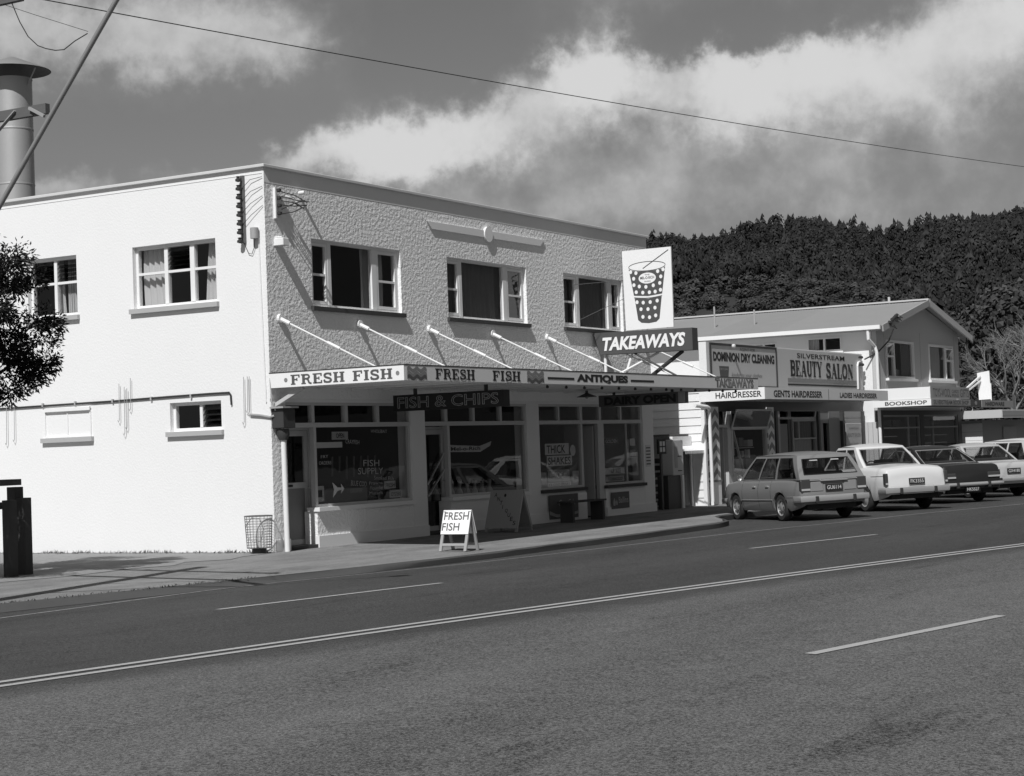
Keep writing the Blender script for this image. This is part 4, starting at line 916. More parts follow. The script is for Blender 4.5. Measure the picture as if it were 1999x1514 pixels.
    MB().fbox(F, 24.8, 25.3, .05, 2.0, -.1, -.05).build('salon_door', 'grey', b); MB().fbox(F, 25.3, 25.7, .05, 2.0, -.35, -.3).build('door_void', 'black', b); MB().fbox(F, 25.7, 26.62, 0, 2.34, -.1, -.02).fbox(F, 24.8, 25.7, 2.0, 2.34, -.1, -.03).build('salon_panel', 'grey', b)
    for i in range(12): MB().fbox(F, 26.76, 28.36, i*.195, i*.195+.19, -.1, .0+.004*(i % 2)).build('weatherboard', 'dark' if i < 7 else 'midgrey', b)
    ps = MB().fbox(F, 26.9, 28.24, 1.22, 1.98, .03, .05).build('wall_sign', 'curtain', b, bevel=.015)
    for i, (tx, z, h, ww) in enumerate((('SILVERSTREAM', 1.80, .06, .8), ('BEAUTY SALON', 1.58, .11, 1.1), ('FIRST FLOOR', 1.34, .06, .7))): letters(ps, tx, F, 27.57-ww/2, z, ww, h, .054, 'grey')
    # signboard above
    sb = MB().fbox(F, 17.14, 28.45, 2.93, 4.07, -.12, .08).build('false_front', 'white', b)
    G = Frame((0, Y-.08, 0), (1,0,0), (0,-1,0))
    MB().fbox(G, 17.40, 21.60, 2.95, 4.03, .002, .012).build('dry_cleaning_panel', 'cream', sb); frame_mb(G, 17.32, 21.66, 2.94, 4.06, .06, .0, .03).build('panel_frame', 'dark', sb)
    MB().fbox(G, 21.70, 28.40, 2.95, 4.04, .002, .010).build('salon_panel_board', 'cream', sb)
    letters(sb, 'AGENT FOR', G, 19.2, 3.90, 1.0, .075, .016, 'inkgrey'); letters(sb, 'DOMINION DRY CLEANING', G, 17.52, 3.60, 3.98, .24, .016, 'ink', bold=.05)
    letters(sb, 'kinder to your clothes', G, 18.62, 3.19, 2.0, .14, .016, 'grey', shear=.3); MB().fpoly(G, [(17.92,3.16),(18.40,3.16),(18.46,3.48),(17.86,3.48)], .013, .017).build('emblem', 'inkgrey', sb)
    letters(sb, 'DRYCLEAN', G, 17.92, 3.38, .46, .05, .02, 'midgrey')
    letters(sb, 'SILVERSTREAM', G, 23.15, 3.82, 3.75, .135, .016, 'ink', bold=.012); slab(sb, 'BEAUTY', G, 22.62, 3.30, 2.42, .45, .016, 'ink', .05, .3, .08); slab(sb, 'SALON', G, 25.35, 3.28, 2.25, .45, .016, 'ink', .05, .3, .08)
    MB().fbox(G, 22.42, 27.88, 3.14, 3.25, .012, .016).build('painted_bar', 'grey', sb); MB().fbox(G, 22.42, 27.88, 3.05, 3.10, .012, .016).build('painted_bar', 'ink', sb)
    MB().lathe([(.0,-.1),(.05,-.09),(.05,-.02)], (18.6,Y-.14,4.0), axis='y', k=12).build('sign_lamp', 'net', sb)
    MB().tube([(27.9,Y-.12,3.0),(27.9,Y-.13,3.7),(27.96,Y-.13,3.80),(28.1,Y-.13,3.83),(28.3,Y-.13,3.80)], .03, 8).build('conduit', 'white', sb)
    for i in range(5): MB().lathe([(.02,0),(.045,.02),(.045,.06),(.02,.08)], (28.0+.07*i, Y-.16, 3.70+.22*(i % 2)), k=10).build('insulator', 'wire', sb)
    # canopy
    Z0, Z1, CX0, CX1, CY = 2.57, 2.86, 16.92, 25.95, -1.8
    MB().box(CX0+.02, CX1, CY+.04, Y-.11, Z0+.02, Z0+.05).box(CX0+.02, CX1, CY+.04, Y-.11, Z1-.05, Z1-.02).build('canopy_deck', 'midgrey', b)
    e1 = MB().box(CX0-.03, CX0+.019, CY, Y+.05, Z0, Z1).build('end_fascia', 'signwhite', b); e2 = MB().box(CX0+.02, CX1, CY-.0, CY+.039, Z0, Z1-.004).build('front_fascia', 'fascia', b)
    E1 = Frame((CX0-.03, 0, 0), (0,-1,0), (-1,0,0)); E2 = Frame((0, CY, 0), (1,0,0), (0,-1,0))
    letters(e1, 'HAIRDRESSER', E1, .5, Z0+.06, 1.22, .15, .003, 'ink', bold=.02)
    letters(e2, 'GENTS HAIRDRESSER', E2, 17.45, Z0+.05, 3.3, .17, .003, 'ink', bold=.03); letters(e2, 'LADIES HAIRDRESSER', E2, 22.05, Z0+.06, 2.95, .14, .003, 'ink', bold=.03)
    MB().fbox(E2, 21.2, 21.22, Z0, Z1-.01, .001, .004).build('joint', 'dark', e2)
    MB().tube([(16.3,-.2,2.48),(16.9,-.25,2.44),(17.06,-.25,2.4)], .05, 10).tube([(17.05,-.24,2.42),(17.06,-.24,.1)], .04, 10).build('downpipe', 'white', b)
    # gap beside the salon
    g = thing('side_gate', (28.9, .1, 0), 'pale boarded gate filling the gap between salon and bookshop', 'gate')
    for i in range(3): MB().box(28.52+i*.03+i*.0, 28.54+i*.03, .2, .3, 0, .1).build('hinge', 'dark', g)
    for i in range(4): MB().box(28.53, 28.57, -.55+i*.15, -.41+i*.15, .0, 2.0).build('board', 'cream', g)

# ------------------------------------------------------------------ bookshop with gable
def build_bookshop():
    b = thing('bookshop', (28.6, -.6, 0), 'two-storey pale gabled bookshop building with iron roof and upstairs windows', 'building')
    X0, X1, Y0, Y1, ZE, ZR = 28.62, 37.0, -.6, 9.2, 4.9, 5.82; XM = (X0+X1)/2
    F = Frame((0, Y0, 0), (1,0,0), (0,-1,0)); S = Frame((X0, 0, 0), (0,-1,0), (-1,0,0))
    wn = [(29.45, 32.1, 3.34, 4.52), (33.65, 36.3, 3.34, 4.52)]
    wall_holes(F, X0, X1, 2.35, ZE-.02, wn, .15).build('front_wall', 'cream', b)
    MB().fpoly(F, [(X0,ZE-.02),(X1,ZE-.02),(X1,ZE+.06),(XM,ZR-.02),(X0,ZE+.06)], -.15, 0).build('gable', 'cream', b)
    sw = [(-1.62,-.5,4.22,4.66), (-3.5,-2.62,4.18,4.60)]
    wall_holes(S, -Y1, -Y0-.16, 0, ZE-.02, sw, .15).build('side_wall', 'white', b)
    MB().box(X1-.15, X1, Y0+.16, Y1, 0, ZE-.02).box(X0+.16, X1-.16, Y1-.15, Y1, 0, ZE-.02).build('far_wall', 'cream', b)
    MB().box(X0+.16, X1-.16, Y0+.16, Y1-.16, 2.6, 2.7).box(X0+.16, X1-.16, 2.6, 2.7, 0, 4.8).box(X0+.16,X1-.16,Y0+.16,Y1-.16,4.82,4.86).build('inner_floor', 'room', b)
    for x in (29.3, 32.8, 36.5): MB().fbox(F, x-.01, x+.01, 2.4, ZE-.05, .0, .006).build('sheet_joint', 'midgrey', b)
    for i, (u0, u1, v0, v1) in enumerate(wn):
        w = frame_mb(F, u0, u1, v0, v1, .07, -.08, .03); m_ = u0+.75 if i == 0 else u1-.8; w.fbox(F, m_-.035, m_+.035, v0+.07, v1-.07, -.08, .02)
        a, c = (u0+.07, m_-.035) if i == 0 else (m_+.035, u1-.07); zz = v1-.5; w.fbox(F, a, c, zz-.03, zz+.03, -.08, .02)
        win = w.build('window', 'white', b); MB().fbox(F, u0-.1, u1+.1, v0-.08, v0-.002, -.05, .1).build('sill', 'white', win)
        pane(win, F, u0+.07 if i else m_+.035, m_-.035 if i else u1-.07, v0+.07, v1-.07, -.03); pane(win, F, a, c, v0+.07, zz-.03, -.03)
        Fo = Frame((0, Y0-.02, v1-.08), (1,0,0), (0,-.87,-.5), (0,.5,-.87))       # top-hung sash pushed open
        sm = frame_mb(Fo, a, c, 0, .42, .05, 0, .03).build('open_sash', 'white', win); pane(sm, Fo, a+.05, c-.05, .05, .37, .015)
        curtain(win, F, (u0+1.7) if i == 0 else u0+.1, u1-.1 if i == 0 else u0+1.5, v0+.05, v1-.05, -.12, 'drape' if i == 0 else 'curtain', 6)
        MB().fbox(F, u0+1.2 if i == 0 else u0+.3, u0+2.4 if i == 0 else u0+1.2, v0+.08, v0+.3, -.3, -.2).build('furniture', 'curtain', win)
    for (u0, u1, v0, v1) in sw:
        win = frame_mb(S, u0, u1, v0, v1, .05, -.08, .02).fbox(S, (u0+u1)/2-.03, (u0+u1)/2+.03, v0+.05, v1-.05, -.08, .02).build('window', 'white', b); pane(win, S, u0+.05, u1-.05, v0+.05, v1-.05, -.03)
        curtain(win, S, u0+.05, u0+.35, v0+.05, v1-.05, -.12, 'net', 3); MB().fbox(S, u0-.05, u1+.05, v0-.06, v0-.002, -.05, .06).build('sill', 'white', win)
    # iron roof: corrugated sheets, barge boards, gutter
    for sgn in (-1, 1):
        P = []; n = 220
        for i in range(n+1):
            y = Y0-.35+(Y1+.5-Y0)*i/n; dz = .022*math.sin(i*math.pi*.5*1.99); xe = XM+sgn*((X1-X0)/2+.4); ze = ZE-.08+.06
            P.append([(XM, y, ZR+.05+dz), (xe, y, ze+dz)])
        MB().grid(P).build('roof', 'corr', b, smooth=80, fix=False)
        MB().bar((XM, Y0-.36, ZR-.02), (XM+sgn*((X1-X0)/2+.42), Y0-.36, ZE-.10), .05, .2).build('barge_board', 'midgrey' if sgn < 0 else 'cream', b)
    MB().bar((XM, Y0-.38, ZR+.09), (XM, Y1+.15, ZR+.09), .22, .05).build('ridge_cap', 'cream', b)
    MB().bar((X0-.46, Y0-.3, ZE-.06), (X0-.46, Y1+.1, ZE-.06), .12, .12).build('gutter', 'white', b)
    MB().box(X0-.40, X0-.01, Y0-.3, Y1, ZE-.14, ZE-.12).build('soffit', 'midgrey', b)
    MB().tube([(X0-.44,Y0+.1,ZE-.12),(X0-.43,Y0+.1,ZE-.4),(X0-.1,Y0+.02,ZE-.62),(X0-.07,Y0-.02,ZE-.8),(X0-.07,Y0-.02,.1)], .05, 8).build('downpipe', 'white', b)
    for (y, h) in ((5.4, .75), (4.0, .55)): MB().tube([(30.2,y,5.0),(30.2,y,5.25+h)], .03, 8).build('vent_pipe', 'midgrey', b)
    # ground-floor shopfront
    MB().fbox(F, X0, X1, 2.2, 2.348, -.15, -.02).build('shop_head', 'dark', b)
    for (a, c) in ((28.62,28.95),(32.5,32.9),(36.6,37.0)): MB().fbox(F, a, c, 0, 2.2, -.15, 0).build('pier', 'dark', b)
    for (a, c, m_) in ((28.95,32.5,31.4),(32.9,36.6,33.9)):
        f = frame_mb(F, a, c, .55, 2.2, .05, -.1, -.02).fbox(F, a+.05, c-.05, 1.78, 1.83, -.1, -.02).fbox(F, m_-.03, m_+.03, .6, 1.78, -.1, -.02).fbox(F, m_-.025, m_+.025, 1.83, 2.15, -.1, -.02).build('shopfront_frame', 'midgrey', b)
        for (q, r_) in ((a+.05, m_-.03), (m_+.03, c-.05)): pane(f, F, q, r_, .6, 1.78, -.06, name='display_pane'); pane(f, F, q, r_, 1.83, 2.15, -.06, name='fanlight')
        MB().fbox(F, a, c, 0, .55, -.12, -.03).build('stall_riser', 'grey', b)
        for i in range(4): MB().box(a+.3, (m_ if a < 30 else c)-.2, Y0+.35, Y0+.7, .75+i*.26, .78+i*.26).build('book_shelf', 'net', b)
        for i in range(2): MB().fbox(F, a+.15+i*.9, a+.95+i*.9, 1.86, 2.05, -.085, -.075).build('poster', 'inkgrey', f)
    # canopy with its sign panels
    Xc, Yc = 28.02, -2.4
    MB().box(Xc+.03, 36.9, Yc+.03, Y0-.01, 2.44, 2.48).build('canopy_deck', 'midgrey', b)
    l1 = MB().box(Xc-.02, Xc+.03, Yc, Y0-.02, 2.42, 2.615).build('end_fascia', 'signwhite', b); MB().box(Xc, Xc+.05, Yc+.02, Y0-.02, 2.625, 2.97).build('end_parapet', 'signwhite', b)
    l2 = MB().box(Xc+.031, 32.0, Yc, Yc+.04, 2.42, 2.61).build('front_fascia', 'midgrey', b); l3 = MB().box(Xc+.055, 32.0, Yc+.02, Yc+.06, 2.625, 2.985).build('front_parapet', 'midgrey', b)
    l4 = MB().box(32.01, 33.2, Yc, Yc+.04, 2.40, 2.60).build('dark_fascia', 'inkgrey', b); l5 = MB().box(33.21, 36.9, Yc-.01, Yc+.04, 2.37, 2.60).build('hardware_fascia', 'midgrey', b)
    E1 = Frame((Xc-.02,0,0),(0,-1,0),(-1,0,0)); E2 = Frame((0,Yc,0),(1,0,0),(0,-1,0))
    letters(l1, 'BOOKSHOP', E1, 1.0, 2.46, 1.28, .115, .003, 'ink', bold=.02); letters(l2, 'SILVERSTREAM BOOK SHOP', E2, 28.25, 2.45, 3.55, .13, .003, 'inkgrey', bold=.02)
    letters(l3, 'TOYS-WOOL', E2, 28.3, 2.68, 1.75, .25, -.017, 'inkgrey'); letters(l3, 'GIFTS', E2, 31.0, 2.68, .9, .25, -.017, 'inkgrey'); letters(l3, 'CARDS', E2, 30.15, 2.80, .7, .10, -.017, 'inkgrey'); letters(l3, 'PENS', E2, 30.15, 2.68, .7, .09, -.017, 'inkgrey')
    letters(l5, 'HARDWARE', E2, 33.6, 2.42, 2.2, .13, .014, 'ink', bold=.02); MB().fdisc(E2, 32.6, 2.5, .12, .06, .001, .004).build('oval', 'midgrey', l4)
    # service cable with insulators under the gable
    rng = random.Random(2)
    for i in range(7): 
        a = Vector((X0+.1+.12*i, Y0-.4, ZE-.05+.1*rng.random()+.05*i)); MB().lathe([(.02,0),(.05,.02),(.05,.08),(.02,.1)], a, k=8).build('insulator', 'wire', b); MB().tube([a, a+Vector((.25,-.1,.12*rng.uniform(-1,1))), a+Vector((.4,.1,.1))], .012, 5).build('service_wire', 'wire', b)
    MB().tube([(X0+.3,Y0-.45,ZE-.1),(28.9,-.9,4.45),(28.7,-.6,4.1),(28.35,-.3,3.9)], .022, 6).build('service_cable', 'wire', b)
    # tall white advertising board on struts
    t = thing('advert_board', (35.6, -1.9, 2.61), 'weathered tall white advertising board on struts above the hardware canopy', 'sign')
    G = Frame((36, 0, 0), (0,-1,0), (-1,0,0)); MB().fpoly(G, [(1.52,2.66),(1.93,2.67),(1.90,3.62),(1.49,3.56)], -.05, 0).build('board', 'signwhite', t)
    for z in (.2, .35): MB().bar(G.p(1.6, 3.1+z, .02), (34.6, -1.2, 2.62+z*.4), .06, .05).build('strut', 'white', t)
    MB().tube([G.p(1.93,2.62,-.02), G.p(1.93,3.2,-.02)], .02, 6).build('post', 'white', t)

def build_hardware():
    b = thing('hardware_shop', (38.5, -.9, 0), 'low flat-roofed hardware shop with broad white fascia beyond the bookshop', 'building')
    Y = -.9; F = Frame((0,Y,0),(1,0,0),(0,-1,0)); S = Frame((38.4,0,0),(0,-1,0),(-1,0,0))
    MB().box(38.4, 62, Y, 9, 0, 2.0).build('wall', 'midgrey', b); MB().box(37.9, 62.5, Y-.8, 9.3, 2.22, 2.30).build('roof', 'roof', b)
    MB().box(37.9, 62.5, Y-.85, Y-.80, 2.05, 2.33).build('fascia', 'signwhite', b); MB().box(37.85, 37.9, Y-.84, 9.3, 2.05, 2.33).build('end_fascia', 'cream', b)
    MB().fbox(F, 37.9, 40.8, 2.12, 2.3, .851, .86).build('faded_sign', 'midgrey', b)
    for i in range(6): MB().fbox(S, -8, .9, .1+i*.3, .39+i*.3, .0, .01+.006*(i % 2)).build('wall_panel', 'white', b)
    w = frame_mb(F, 44.2, 47.6, .4, 1.72, .08, 0, .05).build('window', 'cream', b); MB().fbox(F, 45.2, 45.3, .48, 1.64, .0, .04).build('mullion', 'cream', w); pane(w, F, 44.28, 47.5, .48, 1.64, .02)
    MB().fbox(F, 44.28, 47.5, .48, 1.64, .002, .01).build('window_void', 'black', w)
    MB().fbox(F, 40.9, 42.6, .5, 1.75, .02, .05).build('wall_board', 'curtain', b)
    t = thing('timber_rack', (39.4, -1.9, 0), 'light metal rack standing outside the hardware shop', 'rack')
    for (x, y) in ((38.9,-2.1),(41.2,-2.1),(38.9,-1.6),(41.2,-1.6)): MB().bar((x,y,path_z(0,y)), (x,y,1.2), .05, .05).build('post', 'dark', t)
    for y in (-2.1,-1.6): MB().bar((38.9,y,1.2),(41.2,y,1.2), .05, .05).build('rail', 'dark', t)
    for x in (39.6, 39.9): MB().bar((x,-1.85,.0),(x+.4,-1.8,1.2), .04, .04).build('brace', 'dark', t)

# ------------------------------------------------------------------ cars
def make_car(name, label, loc, heading, tilt, S):
    """x forward, y left, z up; lofted body, glasshouse of pillars and panes, parts as children"""
    hd_ = math.pi/2-heading
    rot = Matrix.Rotation(hd_, 4, 'Z') @ Matrix.Rotation(-tilt[0], 4, 'Y') @ Matrix.Rotation(tilt[1], 4, 'X')
    t = thing(name, loc, label, 'car', 'cars parked nose-in along the kerb', rot)
    L, W, wb, wr = S['L'], S['W'], S['wb'], S['wr']; xr = -L/2+S['ro']; xf = xr+wb; paint = carpaint(S['col'], S['v'])
    def B(mb, n, m, par=None, **k): return mb.build(n, m, par or t, world=False, **k)
    deck = S['deck']; dx = [p[0]*L/2 for p in deck]; dz = [p[1] for p in deck]
    top = lambda x: float(np.interp(x, dx, dz))
    sill = S.get('sill', .20); xs = sorted(set([round(float(v), 3) for v in np.linspace(-L/2, L/2, 92)]+[-L/2+.015, -L/2+.05, L/2-.015, L/2-.05]+[a_ for c_ in (xr, xf) for a_ in (c_-wr-.055, c_+wr+.055)]))
    ra = wr+.055
    def bot(x):
        z = sill+.10*max(0, (abs(x)-L*.36)/(L*.14))**1.5
        for c_ in (xr, xf):
            d = abs(x-c_)
            if d < ra: z = max(z, wr*.96+math.sqrt(ra*ra-d*d)*.98)
        return z
    def hw(x):
        e = max(0, (abs(x)-L/2+.55)/.55); r_ = W/2*(1-.075*e**2.2-.035*(max(0, abs(x)/(L/2)-.3))**2)
        d = L/2-abs(x)
        if d < .05: r_ -= .04*(1-d/.05)
        return r_
    prof = S.get('prof', [(0,.915),(.12,.955),(.34,.99),(.56,1.0),(.68,.995),(.74,.982),(.88,.955),(.97,.915),(1,.86)])
    rows = []
    for x in xs:
        zb, zt = bot(x), top(x); d = L/2-abs(x)
        if d < .05: zt -= .035*(1-d/.05); zb += .03*(1-d/.05)
        h = hw(x); half = []
        full = sill
        for (a, k) in prof:
            z = full+(zt-full)*a
            if z < zb: z = zb+(.0005*a)
            flare = .018*math.exp(-((min(abs(x-xr), abs(x-xf))-ra)/.05)**2) if zb > sill+.05 and z < zb+.06 else 0
            half.append((x, h*k+flare, z))
        cr_ = S.get('crown', .03)
        mid = [(x, h*.86*f, zt+cr_*(1-f*f)) for f in (.8, .45, .15)]
        right = [(p[0], -p[1], p[2]) for p in half]; rmid = [(p[0], -p[1], p[2]) for p in mid]
        rows.append(half+mid+rmid[::-1]+right[::-1])
    bd = MB().grid(rows); k = len(rows[0]); bd.f.append(tuple(range(k))); bd.f.append(tuple(range((len(xs)-1)*k, len(xs)*k))[::-1])
    body = B(bd, 'body', paint, smooth=38)
    B(MB().box(-L/2+.12, L/2-.12, -W/2+.24, W/2-.24, sill+.02, .52).box(xr+ra+.02, xf-ra-.02, -W/2+.1, W/2-.1, sill+.03, .45), 'underbody', 'black')
    B(MB().tube([(-L/2+.1,-.35,.24),(-L/2+.8,-.35,.26)], .025, 8).bar((xr,-W/2+.2,wr),(xr,W/2-.2,wr), .07, .07), 'exhaust', 'black')
    # wheels
    for (x, s_) in ((xr,1),(xr,-1),(xf,1),(xf,-1)):
        y = s_*(W/2-.105); wd = .155
        w = B(MB().lathe([(wr*.62,-wd/2),(wr*.9,-wd/2),(wr,-wd/2+.03),(wr,wd/2-.03),(wr*.9,wd/2),(wr*.62,wd/2),(wr*.6,0)], (x,y,wr), axis='y', k=28), 'wheel', 'rubber', smooth=45)
        o = s_*(wd/2-.012); rr = [(wr*.64,0),(wr*.63,.014),(wr*.52,-.006),(wr*.40,.012),(wr*.36,.03),(wr*.18,.045),(0,.05)] if S.get('cap', True) else [(wr*.64,0),(wr*.62,.012),(wr*.5,-.03),(wr*.34,-.01),(wr*.2,.02),(0,.022)]
        B(MB().lathe([(r_, o+s_*h_) for r_, h_ in rr], (x,y,wr), axis='y', k=28), 'hubcap', S.get('rim', 'chrome'), w, smooth=50)
        if not S.get('cap', True): 
            for j in range(8): a = j*math.pi/4; B(MB().lathe([(.022, 0), (.022, .002*s_), (0, .003*s_)], (x+math.cos(a)*wr*.42, y+o+s_*.006, wr+math.sin(a)*wr*.42), axis='y', k=8), 'wheel_slot', 'black', w)
    # glasshouse
    g = S['gh']; A, Bp, C, D = [(p[0]*L/2, p[1]) for p in g['pts']]     # rear base, roof rear, roof front, screen base
    wb2, wt2 = W/2*g.get('wb', .90), W/2*g.get('wt', .72)
    lerp = lambda a, b, f: tuple(a[i]+(b[i]-a[i])*f for i in range(len(a)))
    def sp(fb, ft, v, s_):   # point on a side: base fraction, roof fraction, height fraction
        p = lerp((A[0]+(D[0]-A[0])*fb, wb2, A[1]+(D[1]-A[1])*fb), (Bp[0]+(C[0]-Bp[0])*ft, wt2, Bp[1]+(C[1]-Bp[1])*ft), v); bulge = .02*math.sin(v*math.pi)
        return (p[0], (p[1]+bulge)*s_, p[2])
    th = .03
    ro, gl_, tr_ = MB(), [], MB()
    for s_ in (1, -1):
        for (b0, b1, t0, t1, kind) in g['cols']:
            def patch(mb, v0, v1, e0=0., e1=1., off=0.):
                n_ = 4; G = []
                for i in range(n_+1):
                    v = v0+(v1-v0)*i/n_; a = sp(b0+(b1-b0)*e0, t0+(t1-t0)*e0, v, s_); c = sp(b0+(b1-b0)*e1, t0+(t1-t0)*e1, v, s_); G.append([(a[0], a[1]-s_*off, a[2]), (c[0], c[1]-s_*off, c[2])])
                mb.grid(G)
            if kind == 'p': patch(ro, 0, 1)
            else:
                patch(ro, 0, .07); patch(ro, .90, 1); gm = MB(); patch(gm, .07, .90, 0, 1, .012); gl_.append(gm)
                for q in (.07, .90):
                    a, c = sp(b0, t0, q, s_), sp(b1, t1, q, s_); tr_.tube([(a[0], a[1]+.002*s_, a[2]), (c[0], c[1]+.002*s_, c[2])], .008, 5)
                for e, f in ((b0, t0), (b1, t1)): tr_.tube([sp(e, f, .07, s_), sp(e, f, .5, s_), sp(e, f, .90, s_)], .008, 5)
    def endpanel(P0, P1, f0, margins, curve):
        ml, mb_, mt = margins; n_ = 8
        def q(uu, v): 
            x = P0[0]+(P1[0]-P0[0])*v; z = P0[1]+(P1[1]-P0[1])*v; h = wb2+(wt2-wb2)*v; return (x+curve*(1-uu*uu), uu*(h+.02*math.sin(v*math.pi)), z+.0)
        def pt(mb, u0, u1, v0, v1, off=0.):
            mb.grid([[tuple(c_+(off*f0 if i_ == 0 else 0) for i_, c_ in enumerate(q(u0+(u1-u0)*j/n_, v0+(v1-v0)*i/4))) for j in range(n_+1)] for i in range(5)])
        pt(ro, -1, -1+ml, 0, 1); pt(ro, 1-ml, 1, 0, 1); pt(ro, -1+ml, 1-ml, 0, mb_); pt(ro, -1+ml, 1-ml, 1-mt, 1)
        gm = MB(); pt(gm, -1+ml, 1-ml, mb_, 1-mt, .012); gl_.append(gm)
        for v in (mb_, 1-mt): tr_.tube([q(-1+ml+(2-2*ml)*j/8, v) for j in range(9)], .011, 5)
        for u_ in (-1+ml, 1-ml): tr_.tube([q(u_, mb_), q(u_, .5), q(u_, 1-mt)], .011, 5)
        return q
    qr = endpanel(A, Bp, 1, g.get('rm', (.12,.08,.10)), -g.get('rc', .06)); qf = endpanel(D, C, -1, (.06,.05,.07), .10)
    n_ = 12; RP = []
    for i in range(n_+1):
        f = i/n_; x = Bp[0]+(C[0]-Bp[0])*f; z = Bp[1]+(C[1]-Bp[1])*f; bow = .045*math.sin(f*math.pi)**.7; row = []
        for j in range(13):
            u_ = -1+j/6; e = (-g.get('rc', .06)*(1-f)+.10*f)*(1-u_*u_) if (i in (0, n_)) else (-g.get('rc', .06)*(1-f)**4+.10*f**4)*(1-u_*u_)
            row.append((x+e, u_*wt2, z+bow*(1-.6*u_*u_)+.03*(1-u_**4)*math.sin(f*math.pi)**.5))
        RP.append(row)
    ro.grid(RP)
    B(ro, 'roof', paint, smooth=35); B(tr_, 'window_trim', S.get('trim', 'chrome'))
    for gm in gl_: B(gm, 'window', 'carglass', smooth=60, fix=False)
    # interior
    zb_ = min(A[1], D[1])
    B(MB().box(max(A[0]+.15,-L/2+.3), D[0]-.1, -wb2+.06, wb2-.06, zb_-.30, zb_+.012+S.get('crown', .03)), 'interior', 'black')
    for y in (-.34, .34):
        xs_ = (A[0]+D[0])/2+g.get('seat', .1); B(MB().box(xs_-.12, xs_, y-.24, y+.24, zb_-.1, zb_+.22), 'front_seat', 'seat', bevel=.03)
    xs_ = (A[0]+D[0])/2-.75; B(MB().box(xs_-.1, xs_+.02, -wb2+.14, wb2-.14, zb_-.1, zb_+.15), 'rear_seat', 'seat', bevel=.03)
    B(MB().tube([(D[0]-.42+.03*math.sin(a), -.34+.18*math.cos(a), zb_+.02+.17*math.sin(a)) for a in np.linspace(0, 6.2832, 17)], .013, 5, cap=False), 'steering_wheel', 'black')
    # bumpers, lamps, plates and trim
    def bumper(sx, z, h, proj):
        k_ = 12; G = []; w_ = W/2*.985
        for i in range(k_+1+4):
            if i < 2: x, y = sx*(L/2-.30+.15*i), -w_+.0
            elif i > k_+2: x, y = sx*(L/2-.30+.15*(k_+4-i)), w_
            else: u_ = -1+2*(i-2)/k_; x = sx*(L/2+proj*(1-.35*u_**4)); y = u_*w_*.985
            cx = (1 if sx > 0 else -1); G.append([(x-cx*.03, y*.985, z-h/2), (x, y, z-h/2+.012), (x+cx*.012, y*1.004, z), (x, y, z+h/2-.012), (x-cx*.03, y*.985, z+h/2)])
        return B(MB().grid(G), 'bumper', S.get('bump', 'chrome'), smooth=50, fix=False)
    bz = S.get('bz', .47); br = bumper(-1, bz, S.get('bh', .12), .07); bumper(1, bz-.03, .11, .06)
    for y in (-.42, .42): B(MB().box(-L/2-.115, -L/2-.03, y-.03, y+.03, bz-.09, bz+.05), 'overrider', 'rubber', br, bevel=.01)
    zt = top(-L/2+.02)
    for s_ in (1, -1):
        if S['tail'] == 'wrap': y0, y1, z0, z1 = W/2*.66, W/2*.93, bz+.16, bz+.40
        elif S['tail'] == 'fin': y0, y1, z0, z1 = W/2*.86, W/2*.955, bz+.12, zt-.02
        else: y0, y1, z0, z1 = W/2*.50, W/2*.90, bz+.14, bz+.27
        B(MB().box(-L/2-.022, -L/2+.09, min(s_*y0, s_*y1), max(s_*y0, s_*y1), z0, z1), 'taillight', 'lens', bevel=.012)
        B(MB().box(-L/2-.026, -L/2-.0, min(s_*y0, s_*y1)+.01, max(s_*y0, s_*y1)-.01, z0+.01, z0+.05), 'reflector', 'lens_pale')
        B(MB().lathe([(.0,.02),(.085,.015),(.095,0),(.095,-.05)], (L/2-.005, s_*W*.35, top(L/2-.1)-.17), axis='x', k=18), 'headlight', 'lens_pale', smooth=50)
    B(MB().box(L/2-.02, L/2+.012, -W*.27, W*.27, top(L/2-.1)-.26, top(L/2-.1)-.09), 'grille', 'dark')
    pz = S.get('pz', bz+.2)
    pl = B(MB().box(-L/2-.03, -L/2-.012, -.19, .19, pz, pz+.13), 'number_plate', 'black')
    V, Fc = text_geo(S['plate'], bold=.01); lo = V.min(0); sz = V.max(0)-lo
    B(MB().add([(-L/2-.033, .16-(v[0]-lo[0])/sz[0]*.32, pz+.025+(v[1]-lo[1])/sz[1]*.08) for v in V], Fc), 'plate_lettering', 'cream', pl, fix=False)
    if S.get('panel'):   # recessed dark panels across the tail
        for s_ in (1, -1): B(MB().box(-L/2-.012, -L/2+.02, min(s_*.24, s_*W/2*.64), max(s_*.24, s_*W/2*.64), pz-.0, pz+.19), 'tail_panel', S['panel'], bevel=.006)
        B(MB().box(-L/2-.02, -L/2+.0, -W/2*.93, W/2*.93, pz+.215, pz+.235), 'tail_strip', 'chrome')
    # shut lines, handles, side trim
    yb = lambda x, z: hw(x)*float(np.interp((z-sill)/(top(x)-sill), [p[0] for p in prof], [p[1] for p in prof]))
    for s_ in (1, -1):
        for x in g['doors']:
            z1 = top(x)-.02; z0 = bot(x)+.07; B(MB().grid([[(x-.006, s_*(yb(x, z0+(z1-z0)*i/8)+.0025), z0+(z1-z0)*i/8), (x+.006, s_*(yb(x, z0+(z1-z0)*i/8)+.0025), z0+(z1-z0)*i/8)] for i in range(9)]), 'door_seam', 'black', fix=False)
        for x in g['handles']:
            z = top(x)-.14; B(MB().box(x-.075, x+.075, s_*yb(x,z)-.004 if s_ > 0 else s_*yb(x,z)-.03, s_*yb(x,z)+.03 if s_ > 0 else s_*yb(x,z)+.004, z-.018, z+.018), 'door_handle', 'chrome', bevel=.008)
        zt_ = S.get('mz', .44); q = [x for x in np.linspace(xr+ra+.03, xf-ra-.03, 14)]
